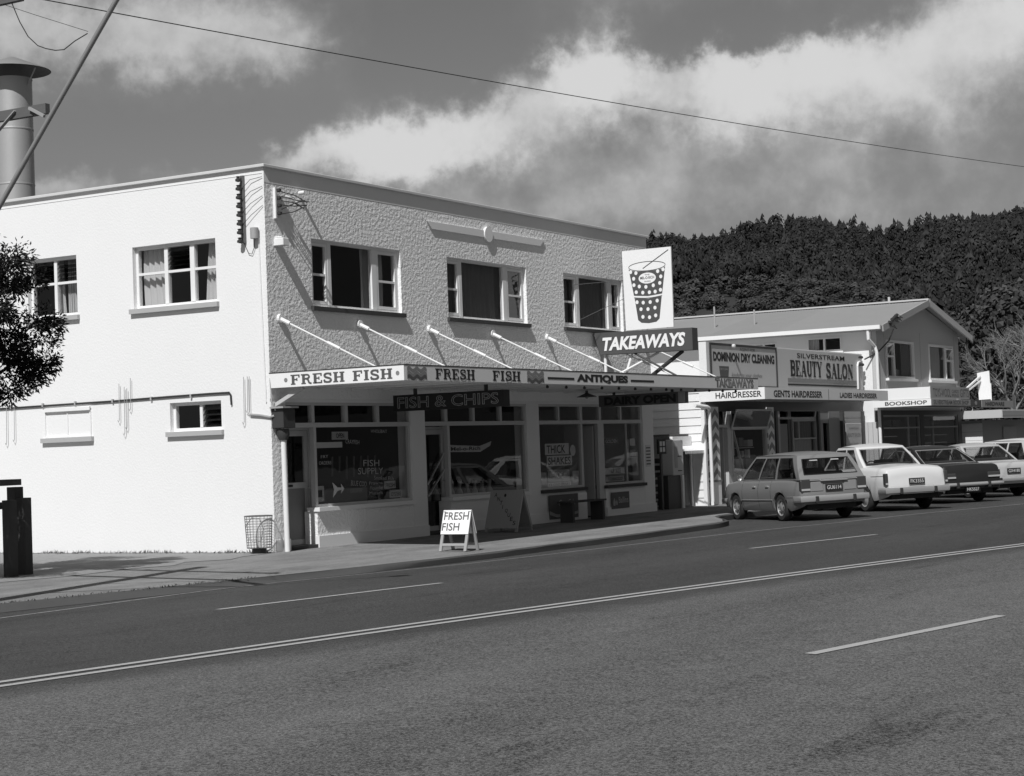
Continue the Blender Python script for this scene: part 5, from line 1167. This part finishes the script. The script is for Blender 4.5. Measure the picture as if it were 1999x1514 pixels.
        B(MB().tube([(x, s_*(yb(x, zt_)+.004), zt_) for x in q], .009, 5), 'side_trim', S.get('trimstrip', 'chrome'))
        q = [x for x in np.linspace(-L/2+.06, xr-ra-.02, 5)]; B(MB().tube([(x, s_*(yb(x, zt_+.06)+.003), zt_+.06) for x in q], .007, 5), 'side_trim', 'chrome')
        B(MB().lathe([(0,.05),(.05,.045),(.06,0)], (xf-.1, s_*(hw(xf)-.10), top(xf)+.06), axis='x', k=12), 'wing_mirror', 'chrome')
    if S.get('extra'): S['extra'](B, t, L, W, top, yb, qr, bz)
    return t

def car_specs():
    wagon = dict(L=4.0, W=1.58, wb=2.31, ro=.95, wr=.285, col='mid', v=.19, plate='GU6114', sill=.21,
        deck=[(-1,.80),(-.99,.86),(-.6,.87),(0,.86),(.42,.86),(.5,.88),(.9,.80),(.98,.74),(1,.66)], crown=.02,
        gh=dict(pts=[(-.985,.84),(-.80,1.34),(.20,1.36),(.52,.86)], wb=.92, wt=.74, cols=[(0,.05,0,.10,'p'),(.05,.36,.10,.37,'w'),(.36,.40,.37,.41,'p'),(.40,.66,.41,.69,'w'),(.66,.69,.69,.73,'p'),(.69,.95,.73,.96,'w'),(.95,1,.96,1,'p')], rm=(.16,.20,.16), rc=.05, doors=[.02,.86,-.62], handles=[-.45,.22]),
        tail='wrap', bz=.45, bh=.13, pz=.60, panel='grey', cap=False, rim='galv', trim='black')
    def wx(B, t, L, W, top, yb, qr, bz):
        for s_ in (1,): 
            B(MB().box(-1.50,-1.44, W/2*.80, W/2*.825, 1.0, 1.24), 'vent_grille', 'black'); 
        B(MB().box(-L/2-.05, -L/2-.02, -.30, .30, .80, .83), 'plate_lamp_bar', 'chrome')
        for y in (.2, -.28): B(MB().grid([[ (qr(y/ .75+.0, .80)[0]-.004, y, qr(0,.80)[2]), (qr(0,.80)[0]-.004, y+.18, qr(0,.80)[2])], [(qr(0,.76)[0]-.008, y, qr(0,.76)[2]), (qr(0,.76)[0]-.008, y+.18, qr(0,.76)[2])]]), 'heater_strip', 'lens_pale', fix=False)
    wagon['extra'] = wx
    white = dict(L=4.25, W=1.61, wb=2.5, ro=.98, wr=.30, col='white', v=.62, plate='FK3355', sill=.24,
        deck=[(-1,.78),(-.985,.90),(-.9,.95),(-.5,.99),(0,.95),(.4,.93),(.5,.93),(.9,.86),(.98,.78),(1,.68)], crown=.05,
        gh=dict(pts=[(-.52,.96),(-.24,1.44),(.16,1.45),(.45,.92)], wb=.90, wt=.74, cols=[(0,.10,0,.10,'p'),(.10,.46,.10,.44,'w'),(.46,.50,.44,.48,'p'),(.50,.95,.48,.96,'w'),(.95,1,.96,1,'p')], rm=(.10,.10,.10), rc=.12, doors=[-.02,.95,-.8], handles=[-.62,.25]),
        tail='fin', bz=.46, bh=.14, pz=.58, mz=.72)
    dark = dict(L=4.45, W=1.70, wb=2.56, ro=1.02, wr=.30, col='dark', v=.018, plate='HK5527', sill=.20,
        deck=[(-1,.76),(-.985,.88),(-.9,.91),(-.5,.93),(0,.89),(.4,.87),(.5,.88),(.9,.80),(.98,.72),(1,.62)], crown=.03,
        gh=dict(pts=[(-.60,.92),(-.24,1.33),(.14,1.35),(.46,.87)], wb=.89, wt=.70, cols=[(0,.16,0,.16,'p'),(.16,.48,.16,.45,'w'),(.48,.51,.45,.49,'p'),(.51,.95,.49,.96,'w'),(.95,1,.96,1,'p')], rm=(.08,.08,.09), rc=.10, doors=[.0,1.0,-.85], handles=[-.65,.25]),
        tail='bar', bz=.44, bh=.09, pz=.26)
    light = dict(L=4.1, W=1.58, wb=2.4, ro=.98, wr=.285, col='silver', v=.42, plate='GX4180', sill=.21,
        deck=[(-1,.76),(-.985,.85),(-.9,.88),(-.5,.90),(0,.87),(.4,.86),(.5,.86),(.9,.79),(.98,.72),(1,.62)], crown=.02,
        gh=dict(pts=[(-.58,.89),(-.24,1.34),(.14,1.35),(.46,.86)], wb=.90, wt=.72, cols=[(0,.12,0,.12,'p'),(.12,.46,.12,.44,'w'),(.46,.50,.44,.48,'p'),(.50,.95,.48,.96,'w'),(.95,1,.96,1,'p')], rm=(.09,.08,.09), rc=.08, doors=[.0,.9,-.8], handles=[-.62,.25]),
        tail='bar', bz=.45, bh=.10, pz=.60)
    van = dict(wagon); van.update(L=4.1, W=1.62, v=.66, col='cream_white', plate='JB7702', extra=None, panel='cream', cap=True, rim='chrome',
        deck=[(-1,.80),(-.99,.88),(-.6,.90),(0,.89),(.42,.88),(.5,.90),(.9,.82),(.98,.75),(1,.66)],
        gh=dict(wagon['gh'], pts=[(-.985,.87),(-.80,1.40),(.20,1.42),(.52,.88)]))
    return wagon, white, dark, light, van

def park(name, label, rl, heading_deg, S):
    h = rad(heading_deg); d = Vector((math.sin(h), math.cos(h))); l = Vector((-d.y, d.x)); yl = S['W']/2-.105
    xr = -S['L']/2+S['ro']; c = Vector(rl)-d*xr-l*yl
    W4 = [c+d*x+l*y for x in (xr, xr+S['wb']) for y in (yl, -yl)]; z = [road_z(p.x, p.y) for p in W4]
    pitch = ((z[2]+z[3])-(z[0]+z[1]))/2/S['wb']; roll = ((z[0]+z[2])-(z[1]+z[3]))/2/(2*yl)
    zc = sum(z)/4-pitch*(xr+S['wb']/2)
    return make_car(name, label, (c.x, c.y, zc), h, (math.atan(pitch), math.atan(roll)), S)

# ------------------------------------------------------------------ pole, wires, fence, trees
def build_street_things():
    px, py = -9.42, -2.42; zb = path_z(px, py)
    t = thing('power_pole', (px, py, zb), 'timber power pole with crossarms and steel lamp arm beside the kerb', 'pole')
    MB().tube([(px,py,zb-.2),(px,py,7.4)], .14, 14, r1=.11).build('pole', 'wood', t, smooth=60)
    def arm(z, y0, y1):
        a = MB().box(px-.18, px-.115, y0, y1, z-.05, z+.06).build('crossarm', 'palegrey', t)
        for y in (() if z < 6 else (y0+.12, y0+.62, y1-.62, y1-.12)):
            MB().lathe([(.02,0),(.05,.03),(.05,.07),(.03,.09),(.045,.12),(0,.14)], (px-.15,y,z+.061), k=10).build('insulator', 'porcelain', a, smooth=40)
        return a
    arm(5.43, -4.64, -1.2); arm(6.72, -4.3, -1.2)
    MB().bar((px-.19,py-.02,4.25),(px-.19,-4.2,5.46), .045, .012).build('brace', 'palewood', t)
    MB().bar((px-.20,-4.42,5.46),(px-.22,-4.66,5.34), .03, .03).build('clamp', 'palewood', t)
    # outreach arm running diagonally out over the road
    a = Vector((px-.24, -3.98, 4.44)); e = Vector((px-.24, -6.2, 6.91)); MB().tube([a+(a-e)*.62, e], .028, 10).build('lamp_arm', 'galv', t, smooth=60)
    MB().lathe([(0,0),(.12,.02),(.16,.1),(.06,.16)], (e.x, e.y-.1, e.z-.05), k=14).build('lamp_head', 'midgrey', t, smooth=50)
    w = thing('overhead_wire', (px, -4.5, 6.75), 'long thin overhead wire sweeping across the sky above the shops', 'wire')
    A, Bv = Vector((-9.57,-4.25,6.74)), Vector((42,-11.0,9.2))
    MB().tube([A.lerp(Bv, i/40)+Vector((0,0,-.35*4*(i/40)*(1-i/40))) for i in range(41)], .0065, 5).build('wire', 'wire', w)
    MB().tube([(-9.57,-4.1,6.78),(-9.57,-4.16,6.64),(-9.57,-4.26,6.44),(-9.57,-4.38,6.26),(-9.57,-4.52,6.14),(-9.57,-4.64,6.09),(-9.57,-4.78,6.05),(-9.57,-4.91,6.04),(-9.6,-5.1,6.10),(-9.64,-5.32,6.14)], .006, 5).build('slack_lead', 'wire', w)
    MB().tube([(-9.57,-3.9,6.72),(-9.6,-4.5,6.48),(-9.64,-5.33,6.16)], .003, 4).build('thin_lead', 'wire', w)
    p = thing('far_power_pole', (42,-11.0,0), 'far timber power pole carrying the overhead wire beyond the parked cars', 'pole')
    MB().tube([(42,-11,road_z(42,-11)-.3),(42,-11,9.6)], .15, 12, r1=.11).build('pole', 'wood', p); MB().box(41.9,42.0,-12,-10,9.0,9.1).build('crossarm', 'wood', p)
    # timber fence at the neighbouring gate
    f = thing('timber_fence', (-4.9, .8, 0), 'dark stained timber fence end with square posts and flat capping beam', 'fence')
    def post(x, y, h, w=.15): MB().box(x-w/2, x+w/2, y-w/2, y+w/2, path_z(x,y)-.05, h).build('post', 'wood', f, bevel=.006)
    post(-4.80, .80, 1.12); post(-5.22, .66, 1.10); post(-4.76, 1.02, 1.28, .17)
    for i in range(1, 6): post(-5.36-1.15*i, .64-.2*i, 1.10)
    MB().bar((-4.78,1.02,1.35),(-11.2,-.4,1.35), .26, .09).build('capping', 'wood', f); MB().bar((-5.0,.92,1.02),(-11.2,-.42,1.02), .05, .10).build('rail', 'wood', f); MB().bar((-5.44,.70,.35),(-11.2,-.45,.35), .05, .10).build('rail', 'wood', f)
    for i in range(14): x = -5.75-i*.4; MB().box(x-.06, x+.06, .62+.21*(x+5.36)-.02+.08, .62+.21*(x+5.36)+.08, .1, .98).build('paling', 'wood', f)

def leafy_tree(name, label, base, crown_c, radii, nleaf, seed, leaf=.075, limbs=9, hole=.32):
    rng = random.Random(seed); t = thing(name, base, label, 'tree'); b = Vector(base); cc = Vector(crown_c); tk = MB()
    fork = b.lerp(Vector((b.x, b.y, cc.z)), .45)
    tk.tube([b-Vector((0,0,.1)), b.lerp(fork,.5)+Vector((.04,-.03,0)), fork], .15, 10, r1=.10)
    tips = []
    for i in range(limbs):
        a = 6.283*i/limbs+rng.uniform(-.3,.3); el_ = rng.uniform(-.35,.9); tip = cc+Vector((radii[0]*math.cos(a)*math.cos(el_), radii[1]*math.sin(a)*math.cos(el_), radii[2]*math.sin(el_)))*.86
        mid = fork.lerp(tip, .5)+Vector((rng.uniform(-.15,.15), rng.uniform(-.15,.15), .18)); tk.tube([fork, fork.lerp(mid,.5)+Vector((0,0,.06)), mid, tip], .055, 6, r1=.012); tips += [(tip, 1.), (mid.lerp(tip,.55), .9), (mid, .7)]
        for j in range(5):
            q = mid.lerp(tip, rng.uniform(.1,.95)); e = q+Vector((rng.gauss(0,1), rng.gauss(0,1), rng.gauss(0,.6))).normalized()*rng.uniform(.3,.7); tk.tube([q, q.lerp(e,.5)+Vector((0,0,.04)), e], .014, 5, r1=.005); tips.append((e, .55))
    tk.build('trunk', 'bark', t, smooth=60)
    V = []; Fc = []
    for i in range(nleaf):
        c_, s_ = tips[rng.randrange(len(tips))]; r_ = .27*s_+.07; d = Vector((rng.gauss(0,1), rng.gauss(0,1), rng.gauss(0,.55)))
        d = d.normalized()*r_*(rng.random()**.5); p = c_+d
        ax = (d.normalized()*.8+Vector((rng.gauss(0,.5), rng.gauss(0,.5), rng.gauss(-.1,.5)))).normalized(); sd_ = ax.cross(Vector((rng.gauss(0,1), rng.gauss(0,1), rng.gauss(0,1)))).normalized()
        l = leaf*rng.uniform(.6,1.3); w_ = l*.17; k = len(V); V += [p, p+ax*l*.45+sd_*w_, p+ax*l, p+ax*l*.45-sd_*w_]; Fc.append((k,k+1,k+2,k+3))
    MB().add(V, Fc).build('crown', 'leaf', t, fix=False)
    return t

def bare_tree(name, label, base, h, seed, spread=.5, m='bare', group=None):
    rng = random.Random(seed); t = thing(name, base, label, 'tree', group); mb = MB(); b = Vector(base)
    tr = MB().tube([b-Vector((0,0,.3)), b+Vector((.05,0,h*.2)), b+Vector((-.05,0,h*.36))], h*.022, 8, r1=h*.016).build('trunk', m, t)
    def grow(p, d, l, r, n):
        e = p+d*l; mb.tube([p, p.lerp(e,.5)+Vector((rng.gauss(0,1),rng.gauss(0,1),0))*l*.05, e], r, 4, r1=r*.6, cap=False)
        if n == 0: return
        for i in range(3 if n > 1 else 4):
            q = p.lerp(e, rng.uniform(.55,1.)); nd = (d+Vector((rng.gauss(0,spread),rng.gauss(0,spread),rng.gauss(.12,.25)))).normalized(); grow(q, nd, l*rng.uniform(.55,.8), r*.58, n-1)
    for i in range(5):
        a = 6.283*i/5+rng.uniform(-.4,.4); grow(b+Vector((-.05,0,h*(.3+.06*rng.random()))), Vector((.5*math.cos(a),.5*math.sin(a),1)).normalized(), h*.26, h*.010, 4)
    mb.build('crown', m, t, fix=False); return t

# ------------------------------------------------------------------ hill
def hill_axes():
    a = rad(69.5); return Vector((math.sin(a), math.cos(a), 0)), Vector((math.cos(a), -math.sin(a), 0))
HA, HB = hill_axes(); HO = Vector((CAM_POS.x, CAM_POS.y, 0))
def hill_h(a, b):
    """height of the wooded ridge; a = metres into the distance, b = metres to the side"""
    ridge = 129+3*math.sin(b/70.)+5*math.tanh((b+120)/60.)+3*math.sin(b/23.+1)
    f = min(max((a-470)/(1250-470), 0), 1.25); s = f*f*(3-2*f) if f < 1 else 1-.25*(f-1)
    taper = 1/(1+math.exp(-(b+330)/38.))*(1/(1+math.exp((b-900)/80.)))
    knoll = 46*math.exp(-((a-620)/120.)**2-((b+45)/75.)**2)+22*math.exp(-((a-560)/80.)**2-((b-20)/45.)**2)+38*math.exp(-((a-760)/130.)**2-((b-150)/80.)**2)
    gully = -12*math.exp(-((b-45+.05*(a-900))/26.)**2)*s+6*math.sin(a/55.+b/38.)*f+4*math.sin(a/31.-b/27.)*f
    return (ridge*(.72*s+.28*f)+knoll*.8+gully)*taper+(-1.0 if taper < .02 else -.0)-(1.2 if f <= 0 else 0)
def hp(a, b, dz=0.): p = HO+HA*a+HB*b; return Vector((p.x, p.y, hill_h(a, b)+dz))

def conifer_geo(seed, tiers=6, k=7, slim=.24, ragged=.35):
    rng = random.Random(seed); V = []; Fc = []
    for i in range(tiers):
        z0 = .10+.86*i/tiers; z1 = min(1.0, z0+1.5/tiers); r = slim*(1-.82*(i/(tiers-.0)))*rng.uniform(.75,1.2); b = len(V); ox, oy = rng.gauss(0,.02), rng.gauss(0,.02)
        V.append((ox, oy, z1))
        for j in range(k*2):
            a = math.pi*j/k+rng.uniform(-.15,.15); rr = r*(1 if j % 2 else .55)*rng.uniform(1-ragged,1+ragged); V.append((ox+rr*math.cos(a), oy+rr*math.sin(a), z0-(.04 if j % 2 else -.02)+rng.uniform(-.03,.03)))
        for j in range(k*2): Fc.append((b, b+1+j, b+1+(j+1) % (2*k)))
    return V, Fc
def bushy_geo(seed, n=95, flat=.85, cs=(.04,.085)):
    """broad crown of many small tilted leaf clumps"""
    rng = random.Random(seed); V = []; Fc = []
    for i in range(n):
        d = Vector((rng.gauss(0,1), rng.gauss(0,1), rng.gauss(.25,1))).normalized(); r = .42*rng.uniform(.55,1); c = Vector((d.x*r, d.y*r, .52+d.z*r*flat)); s = rng.uniform(*cs)
        x = d.orthogonal().normalized(); y = d.cross(x); b = len(V); kk = 4; V.append(tuple(c+d*s*.8))
        for j in range(kk): a = 6.283*j/kk; q = s*rng.uniform(.7,1.3); V.append(tuple(c+x*(q*math.cos(a))+y*(q*math.sin(a))-d*s*.25*rng.random()))
        for j in range(kk): Fc.append((b, b+1+j, b+1+(j+1) % kk))
    return V, Fc
def scatter(name, protos, places, m):
    vs = []; fs = []; off = 0
    for (p, h, w, r, pi_) in places:
        V, Fc = protos[pi_]; c, s = math.cos(r), math.sin(r); Q = np.empty_like(V); Q[:,0] = p[0]+(V[:,0]*c-V[:,1]*s)*w; Q[:,1] = p[1]+(V[:,0]*s+V[:,1]*c)*w; Q[:,2] = p[2]+V[:,2]*h; vs.append(Q); fs.append(Fc+off); off += len(V)
    V = np.concatenate(vs); Fc = np.concatenate(fs); me = bpy.data.meshes.new(name); me.vertices.add(len(V)); me.vertices.foreach_set('co', V.ravel()); n = len(Fc)
    me.loops.add(n*3); me.loops.foreach_set('vertex_index', Fc.ravel().astype(np.int32)); me.polygons.add(n); me.polygons.foreach_set('loop_start', np.arange(0, n*3, 3, dtype=np.int32)); me.update(calc_edges=True)
    me.materials.append(M[m]); o = bpy.data.objects.new(name, me); COL.objects.link(o); return o

def build_hill():
    A_ = list(np.arange(380, 1560, 20)); B_ = list(np.arange(-520, 1100, 20)); P = [[hp(a, b) for b in B_] for a in A_]
    MB().grid(P).build('hill', 'hill', kind='structure', smooth=80, fix=False)
    rng = random.Random(17); tonp = lambda g: (np.array(g[0]), np.array(g[1]))
    con = [tonp(conifer_geo(s, 9, 7, .17+.05*(s % 3), .5)) for s in range(6)]; bush = [tonp(bushy_geo(s)) for s in range(6)]
    pines, scrub = [], []
    a = 470.
    while a < 1330:
        b = -300.
        while b < 560:
            aa, bb = a+rng.uniform(-4,4), b+rng.uniform(-4,4); ang = math.degrees(math.atan2(bb, aa))
            step = 7.5 if a > 780 else 6.
            if -12 < ang < 16:
                f = (aa-470)/780.; mixn = math.sin(aa/64.+1.3)*math.sin(bb/47.)+.5*math.sin(aa/23.+bb/31.); pine = f+.16*mixn > .34
                h = hill_h(aa, bb)
                onpath = abs(bb-(40+.22*(aa-640)+18*math.sin(aa/60.))) < 4 and 600 < aa < 830
                if h > 1 and not onpath:
                    if pine:
                        s = rng.uniform(.75,1.25)*(1+.25*(rng.random() < .1)); 
                        if rng.random() < .5: pines.append((hp(aa,bb,-1.), 13.*s, 15.*s*rng.uniform(.8,1.2), rng.uniform(0,6.28), rng.randrange(6)))
                        else: pines.append((hp(aa,bb,-1.2), 12.*s, 8.5*s, rng.uniform(0,6.28), 6+rng.randrange(6)))
                    elif rng.random() < .93: s = rng.uniform(.5,1.15); scrub.append((hp(aa,bb,-.8), 6.2*s, 8.2*s, rng.uniform(0,6.28), rng.randrange(6)))
            b += step
        a += 7.5 if a > 780 else 6.5
    allp = con+bush
    o = scatter('pine_forest', allp, pines, 'pine'); props(o, 'dense dark pine forest covering the upper slopes of the hill', 'forest', kind='stuff')
    o = scatter('hillside_scrub', bush, scrub, 'scrub'); props(o, 'paler scrub covering the lower knolls of the hill', 'scrub', kind='stuff')
    tm = MB(); rows = []
    for a in np.arange(560, 850, 8):
        b = 40+.22*(a-640)+18*math.sin(a/60.); rows.append([hp(a, b-2.6, .5), hp(a, b+2.6, .5)])
    tm.grid(rows).build('clay_track', 'track', kind='structure', fix=False)
    # pines that stand out one by one along the skyline
    tm_ = [MB().tube([(0,0,0),(0,0,.6)], .013, 6, r1=.006) for _ in range(1)][0]; trunk = bpy.data.meshes.new('pine_trunk'); trunk.from_pydata(tm_.v, [], tm_.f); trunk.materials.append(M['bark'])
    crowns = []
    for (g, nm) in [(conifer_geo(s, 8, 7, .15+.05*(s % 3), .45), 'a') for s in range(30, 36)]+[(bushy_geo(s, 260, 1.05, (.03,.07)), 'b') for s in range(40, 43)]:
        me = bpy.data.meshes.new('pine_crown'); me.from_pydata(g[0], [], g[1]); me.materials.append(M['pine']); crowns.append(me)
    rng = random.Random(5); b = -210.
    while b < 215:
        a = 1235+rng.uniform(-12,22); kind = rng.randrange(12); kind = kind if kind < 9 else 6+kind % 3; p = hp(a, b, -.8); h = rng.uniform(8,19) if kind < 6 else rng.uniform(9,16); w = h*(rng.uniform(.9,1.5) if kind < 6 else rng.uniform(.7,1.05))
        t = thing('pine_tree', p, 'dark pine tree standing out on the skyline of the wooded hill', 'tree', 'pines along the skyline')
        for me, nm in ((crowns[kind], 'crown'), (trunk, 'trunk')):
            o = bpy.data.objects.new(nm, me); COL.objects.link(o); o.parent = t; o.scale = (w, w, h); o.rotation_euler = (0, 0, rng.uniform(0,6.28))
        b += rng.uniform(3.5, 9.5)
    # the wooded ridge runs on round the far side of the valley
    P = []
    for i in range(40):
        az_ = rad(84+i*3.4); row = []
        for (d_, z_) in ((260,-1.5),(420,25+10*math.sin(i*.9)),(640,78+14*math.sin(i*.7+1)),(860,128+16*math.sin(i*.5)+6*math.sin(i*1.7)),(1300,60)): row.append((CAM_POS.x+d_*math.sin(az_), CAM_POS.y+d_*math.cos(az_), z_))
        P.append(row)
    MB().grid(P).build('valley_ridge', 'pine', kind='structure', smooth=80, fix=False)
    # middle distance between shops and hill
    rng = random.Random(33)
    bare_tree('bare_tree', 'leafless pale tree with fine branches behind the hardware shop', (64, 2.2, 0), 9.0, 3)
    bare_tree('bare_tree', 'slimmer leafless tree half hidden behind the tall advertising board', (58, 3.2, 0), 7.0, 9)
    crown = bpy.data.meshes.new('tree_crown'); g = bushy_geo(77, 3600, .9, (.008,.022)); crown.from_pydata(g[0], [], g[1]); crown.materials.append(M['scrub'])
    for i, (d, az, h, lab) in enumerate([(150,75.6,16,'broad leafy tree at the foot of the hill beside the pale roof'),(190,73.2,11,'rounded leafy tree below the hill track'),(210,77.5,18,'tall leafy tree at the edge of the wood'),(170,71.2,9,'small leafy tree behind the bookshop roof'),(130,73.9,7,'low leafy tree in front of the far cottage'),(230,69.0,12,'leafy tree rising behind the bookshop ridge'),(240,66.2,12,'leafy tree behind the salon signboard')]):
        p = Vector((CAM_POS.x+d*math.sin(rad(az)), CAM_POS.y+d*math.cos(rad(az)), -.6)); t = thing('leafy_tree', p, lab, 'tree')
        for me, nm in ((crown, 'crown'), (trunk, 'trunk')):
            o = bpy.data.objects.new(nm, me); COL.objects.link(o); o.parent = t; o.scale = (h*1.1, h*1.1, h) if nm == 'crown' else (h*2, h*2, h); o.rotation_euler = (0, 0, rng.uniform(0,6.28))
    d, az = 165, 74.9; p = Vector((CAM_POS.x+d*math.sin(rad(az)), CAM_POS.y+d*math.cos(rad(az)), 0))
    c = thing('cottage', (p.x, p.y, -.6), 'small pale cottage among trees below the hill', 'house')
    MB().box(p.x-4, p.x+4, p.y-3, p.y+3, -.6, 4.4).build('wall', 'cream', c); MB().add([(p.x-4.3,p.y-3.3,4.41),(p.x+4.3,p.y-3.3,4.41),(p.x+4.3,p.y+3.3,4.41),(p.x-4.3,p.y+3.3,4.41),(p.x-4.3,p.y,6.1),(p.x+4.3,p.y,6.1)], [(0,1,5,4),(2,3,4,5),(0,4,3),(1,2,5),(0,3,2,1)]).build('roof', 'midgrey', c)
    for x in (-2.2, 1.2): MB().box(p.x+x, p.x+x+1.1, p.y-3.05, p.y-3.001, 1.6, 2.9).build('window', 'black', c)
    s = thing('service_mast', (38.3, 3.5, 0), 'slender service mast with pale crossarm behind the bookshop gable', 'mast')
    MB().tube([(41.5,3.5,-.1),(41.5,3.5,6.7)], .06, 8).build('post', 'steel', s); MB().bar((37.6,2.9,6.0),(42.6,3.7,6.55), .07, .08).build('crossarm', 'white', s); MB().tube([(42.4,3.6,6.6),(42.4,3.6,6.85)], .05, 8).build('insulator', 'porcelain', s)

# ------------------------------------------------------------------ build
build_ground()
build_corner_shop()
build_shop_fittings()
build_hairdresser()
build_bookshop()
build_hardware()
wagon, white, dark, light, van = car_specs()
park('station_wagon', 'mid grey station wagon with wide rear window and plate GU6114', (11.35, -4.45), 43, wagon)
park('sedan_car', 'cream white rounded sedan with small fins beside the grey wagon', (14.9, -5.0), 43, white)
park('sedan_car', 'black low sedan with sloping rear window between two pale cars', (18.7, -5.05), 43, dark)
park('sedan_car', 'silver grey sedan parked just past the black sedan', (22.1, -5.2), 43, light)
park('station_wagon', 'white station wagon at the far end of the parked row', (25.5, -5.4), 43, van)
build_street_things()
leafy_tree('street_tree', 'dark narrow-leaved tree overhanging the white wall beside the timber fence', (-6.62, 1.1, -.03), (-6.5, 1.0, 3.5), (2.0, 2.0, 1.75), 60000, 6, leaf=.08, limbs=18)
build_hill()
